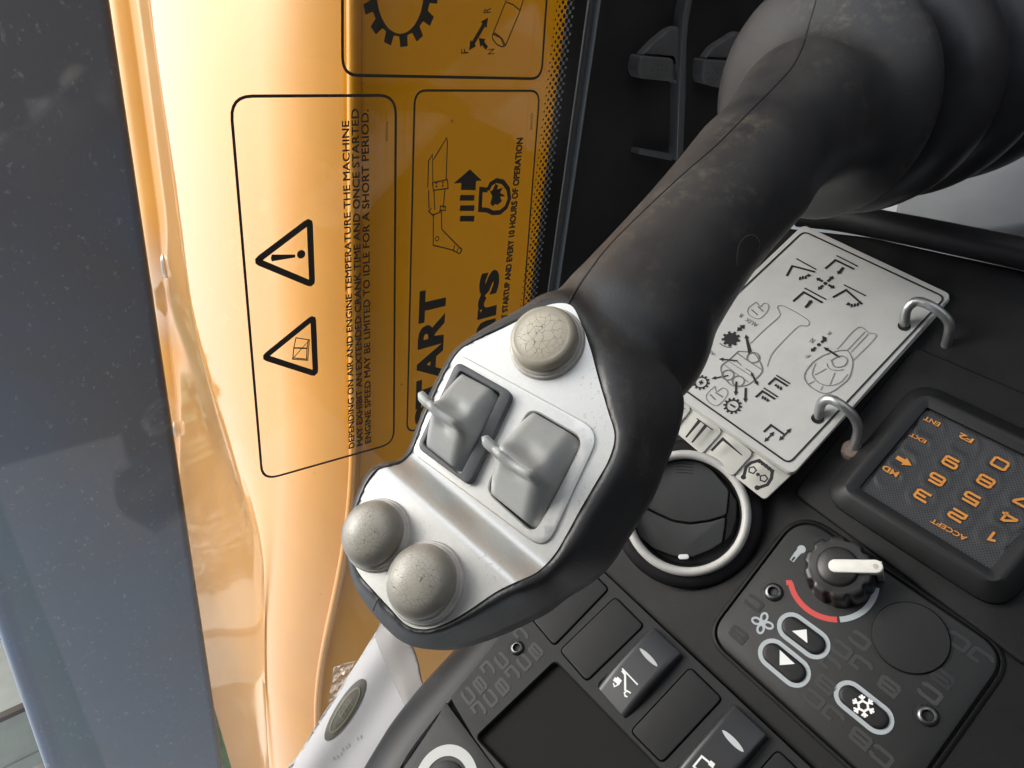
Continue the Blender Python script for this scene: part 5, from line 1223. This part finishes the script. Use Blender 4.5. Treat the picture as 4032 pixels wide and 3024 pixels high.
# ---- pale grey bracket plate beyond the console, under the gaiter
M_pale = mat('pale_grey_paint', (.62, .63, .64), .45, var=.06, vscale=30, bump=.05, bscale=300)
Bp = Pl(3800, 930, C.P(3800, 930).z + .05, Nc, Ac)
pb = thing('armrest_bracket', 'pale grey bracket plate between the gaiter and the console ridge', 'bracket', Bp.W(0, 0, 0))
m = MB(); m.slab(Bp, ccw(rounded(Bp.L([(3100, 700), (4500, 300), (4500, 1160), (4032, 1030), (3440, 905), (3100, 880)]), .01, 4)), -.02, 0, .003); m.build('plate', M_pale, pb)
m = MB(); lp = [Bp.L([p], .012)[0] for p in [tuple(x) for x in crom([(3520, 860), (3620, 890), (3760, 912), (3900, 908), (4060, 880), (4300, 800), (4300, 500), (3700, 500)], 5, True)]]
m.slab(Bp, ccw(lp), 0.0005, .012, .004); m.build('boss', mat('mid_grey_paint', (.28, .29, .30), .4, var=.06, vscale=40), pb)

# ---- white paper sleeve tucked between console and window
M_paper = mat('sleeve_white', (.47, .465, .47), .45, spec=.35, var=.05, vscale=14)
M_paper.node_tree.nodes['Principled BSDF'].inputs['Transmission Weight'].default_value = 0.0
Q = Pl(1450, 2800, .47, (-.25, .05, -.95), (0, 1, 0))
slv = thing('paper_sleeve', 'white document sleeve with round dark emblem tucked beside the console', 'document', Q.W(0, 0, 0))
outl = crom([(1502, 2436), (1440, 2530), (1375, 2636), (1300, 2752), (1215, 2880), (1130, 3024), (1060, 3150), (1500, 3250), (1640, 3000), (1800, 2800), (1700, 2700), (1664, 2690), (1640, 2620), (1600, 2535), (1540, 2465)], 4, True)
ol = ccw([Q.loc(*p) for p in outl])
def qh(a, b_):
    l0 = Vector(Q.loc(1500, 2440)); l1 = Vector(Q.loc(1130, 3024)); d = (l1 - l0).normalized(); n_ = Vector((-d.y, d.x)); s_ = abs(n_.dot(Vector((a, b_)) - l0))
    return -.014 * math.exp(-(s_ / .018) ** 1.0) * 1.0 + .0015 * math.sin(s_ * 160)
m = MB(); m.cdt(Q, ol, [], qh, .0022); sheet = m.build('sheet', M_paper, slv, smooth=80)
sol = sheet.modifiers.new('s', 'SOLIDIFY'); sol.thickness = .0012; sol.offset = 0
e0, e1 = Vector(Q.loc(*RB(455, 1395))), Vector(Q.loc(*RB(895, 735))); ec = (e0 + e1) / 2; ea = (e1 - e0).length / 2; an = math.atan2((e1 - e0).y, (e1 - e0).x)
M_emb = mat('emblem_dark', (.075, .075, .06), .55, var=.3, vscale=120); M_gold = mat('emblem_gold', (.17, .145, .09), .5)
def qdisc(k1, k2, n=40): return circ(tuple(ec), ea * k1, n, ea * .25 * k2, an)
m = MB(); m.cdt(Q, ccw(qdisc(1, 1)), [], lambda a, b_: qh(a, b_) + .0010, .003); m.build('emblem', M_emb, slv, smooth=80)
m = MB(); m.ribbon(Q, [(p[0], p[1]) for p in qdisc(.72, .66)][0:40], .0011, lambda a, b_: qh(a, b_) + .0013, closed=True)
m.ribbon(Q, sub([tuple(ec + Vector((math.cos(an), math.sin(an))) * ea * x) for x in (-.25, .35)], 6), .0007, lambda a, b_: qh(a, b_) + .0013)
for k in range(4): q = ec + Vector((math.cos(an), math.sin(an))) * ea * (-.2 + k * .16); nq = Vector((-math.sin(an), math.cos(an))) * ea * .1; m.ribbon(Q, sub([tuple(q - nq), tuple(q + nq * .8)], 3), .0006, lambda a, b_: qh(a, b_) + .0013)
m.build('emblem_ornament', M_gold, slv, smooth=0)
m = MB()
for (x, y) in ((560, 1570), (600, 1550), (640, 1520), (655, 1470), (700, 1450), (725, 1420), (820, 1350), (860, 1330)): 
    m.ribbon(Q, sub([Q.loc(*RB(x, y)), Q.loc(*RB(x + 14, y + 34))], 2), .0006, lambda a, b_: qh(a, b_) + .0010)
m.build('faint_writing', mat('pencil_grey', (.22, .22, .22), .6), slv, smooth=0)
# inner fold and clear pocket
Q2 = Pl(1560, 2640, .462, (-.2, .05, -.95), (0, 1, 0))
M_clear = bpy.data.materials.new('clear_pocket'); M_clear.use_nodes = True; t = M_clear.node_tree; t.nodes.clear()
oo = t.nodes.new('ShaderNodeOutputMaterial'); tr = t.nodes.new('ShaderNodeBsdfTransparent'); df = t.nodes.new('ShaderNodeBsdfDiffuse'); df.inputs[0].default_value = (.6, .55, .5, 1); gg = t.nodes.new('ShaderNodeBsdfGlossy'); gg.inputs['Roughness'].default_value = .15
mx = t.nodes.new('ShaderNodeMixShader'); mx.inputs[0].default_value = .45; t.links.new(tr.outputs[0], mx.inputs[1]); t.links.new(df.outputs[0], mx.inputs[2])
mx2 = t.nodes.new('ShaderNodeMixShader'); mx2.inputs[0].default_value = .06; t.links.new(mx.outputs[0], mx2.inputs[1]); t.links.new(gg.outputs[0], mx2.inputs[2]); t.links.new(mx2.outputs[0], oo.inputs[0])
m = MB(); m.cdt(Q2, ccw(Q2.L([(1500, 2440), (1530, 2452), (1605, 2538), (1668, 2700), (1600, 2790), (1500, 2580), (1472, 2510)])), [], lambda a, b_: .001 * math.sin(a * 90), .006); m.build('clear_pocket', M_clear, slv, smooth=80)
Q3 = Pl(1350, 2680, .49, (-.3, -.1, -.9), (0, 1, 0)); rnd = random.Random(8)
m = MB(); m.cdt(Q3, ccw(Q3.L([(1310, 2630), (1352, 2612), (1405, 2602), (1372, 2668), (1330, 2740), (1292, 2768), (1302, 2700)])), [], lambda a, b_: .002 * math.sin(a * 900) * math.sin(b_ * 700 + 1), .0022); m.build('crumpled_corner', M_clear, slv, smooth=0)
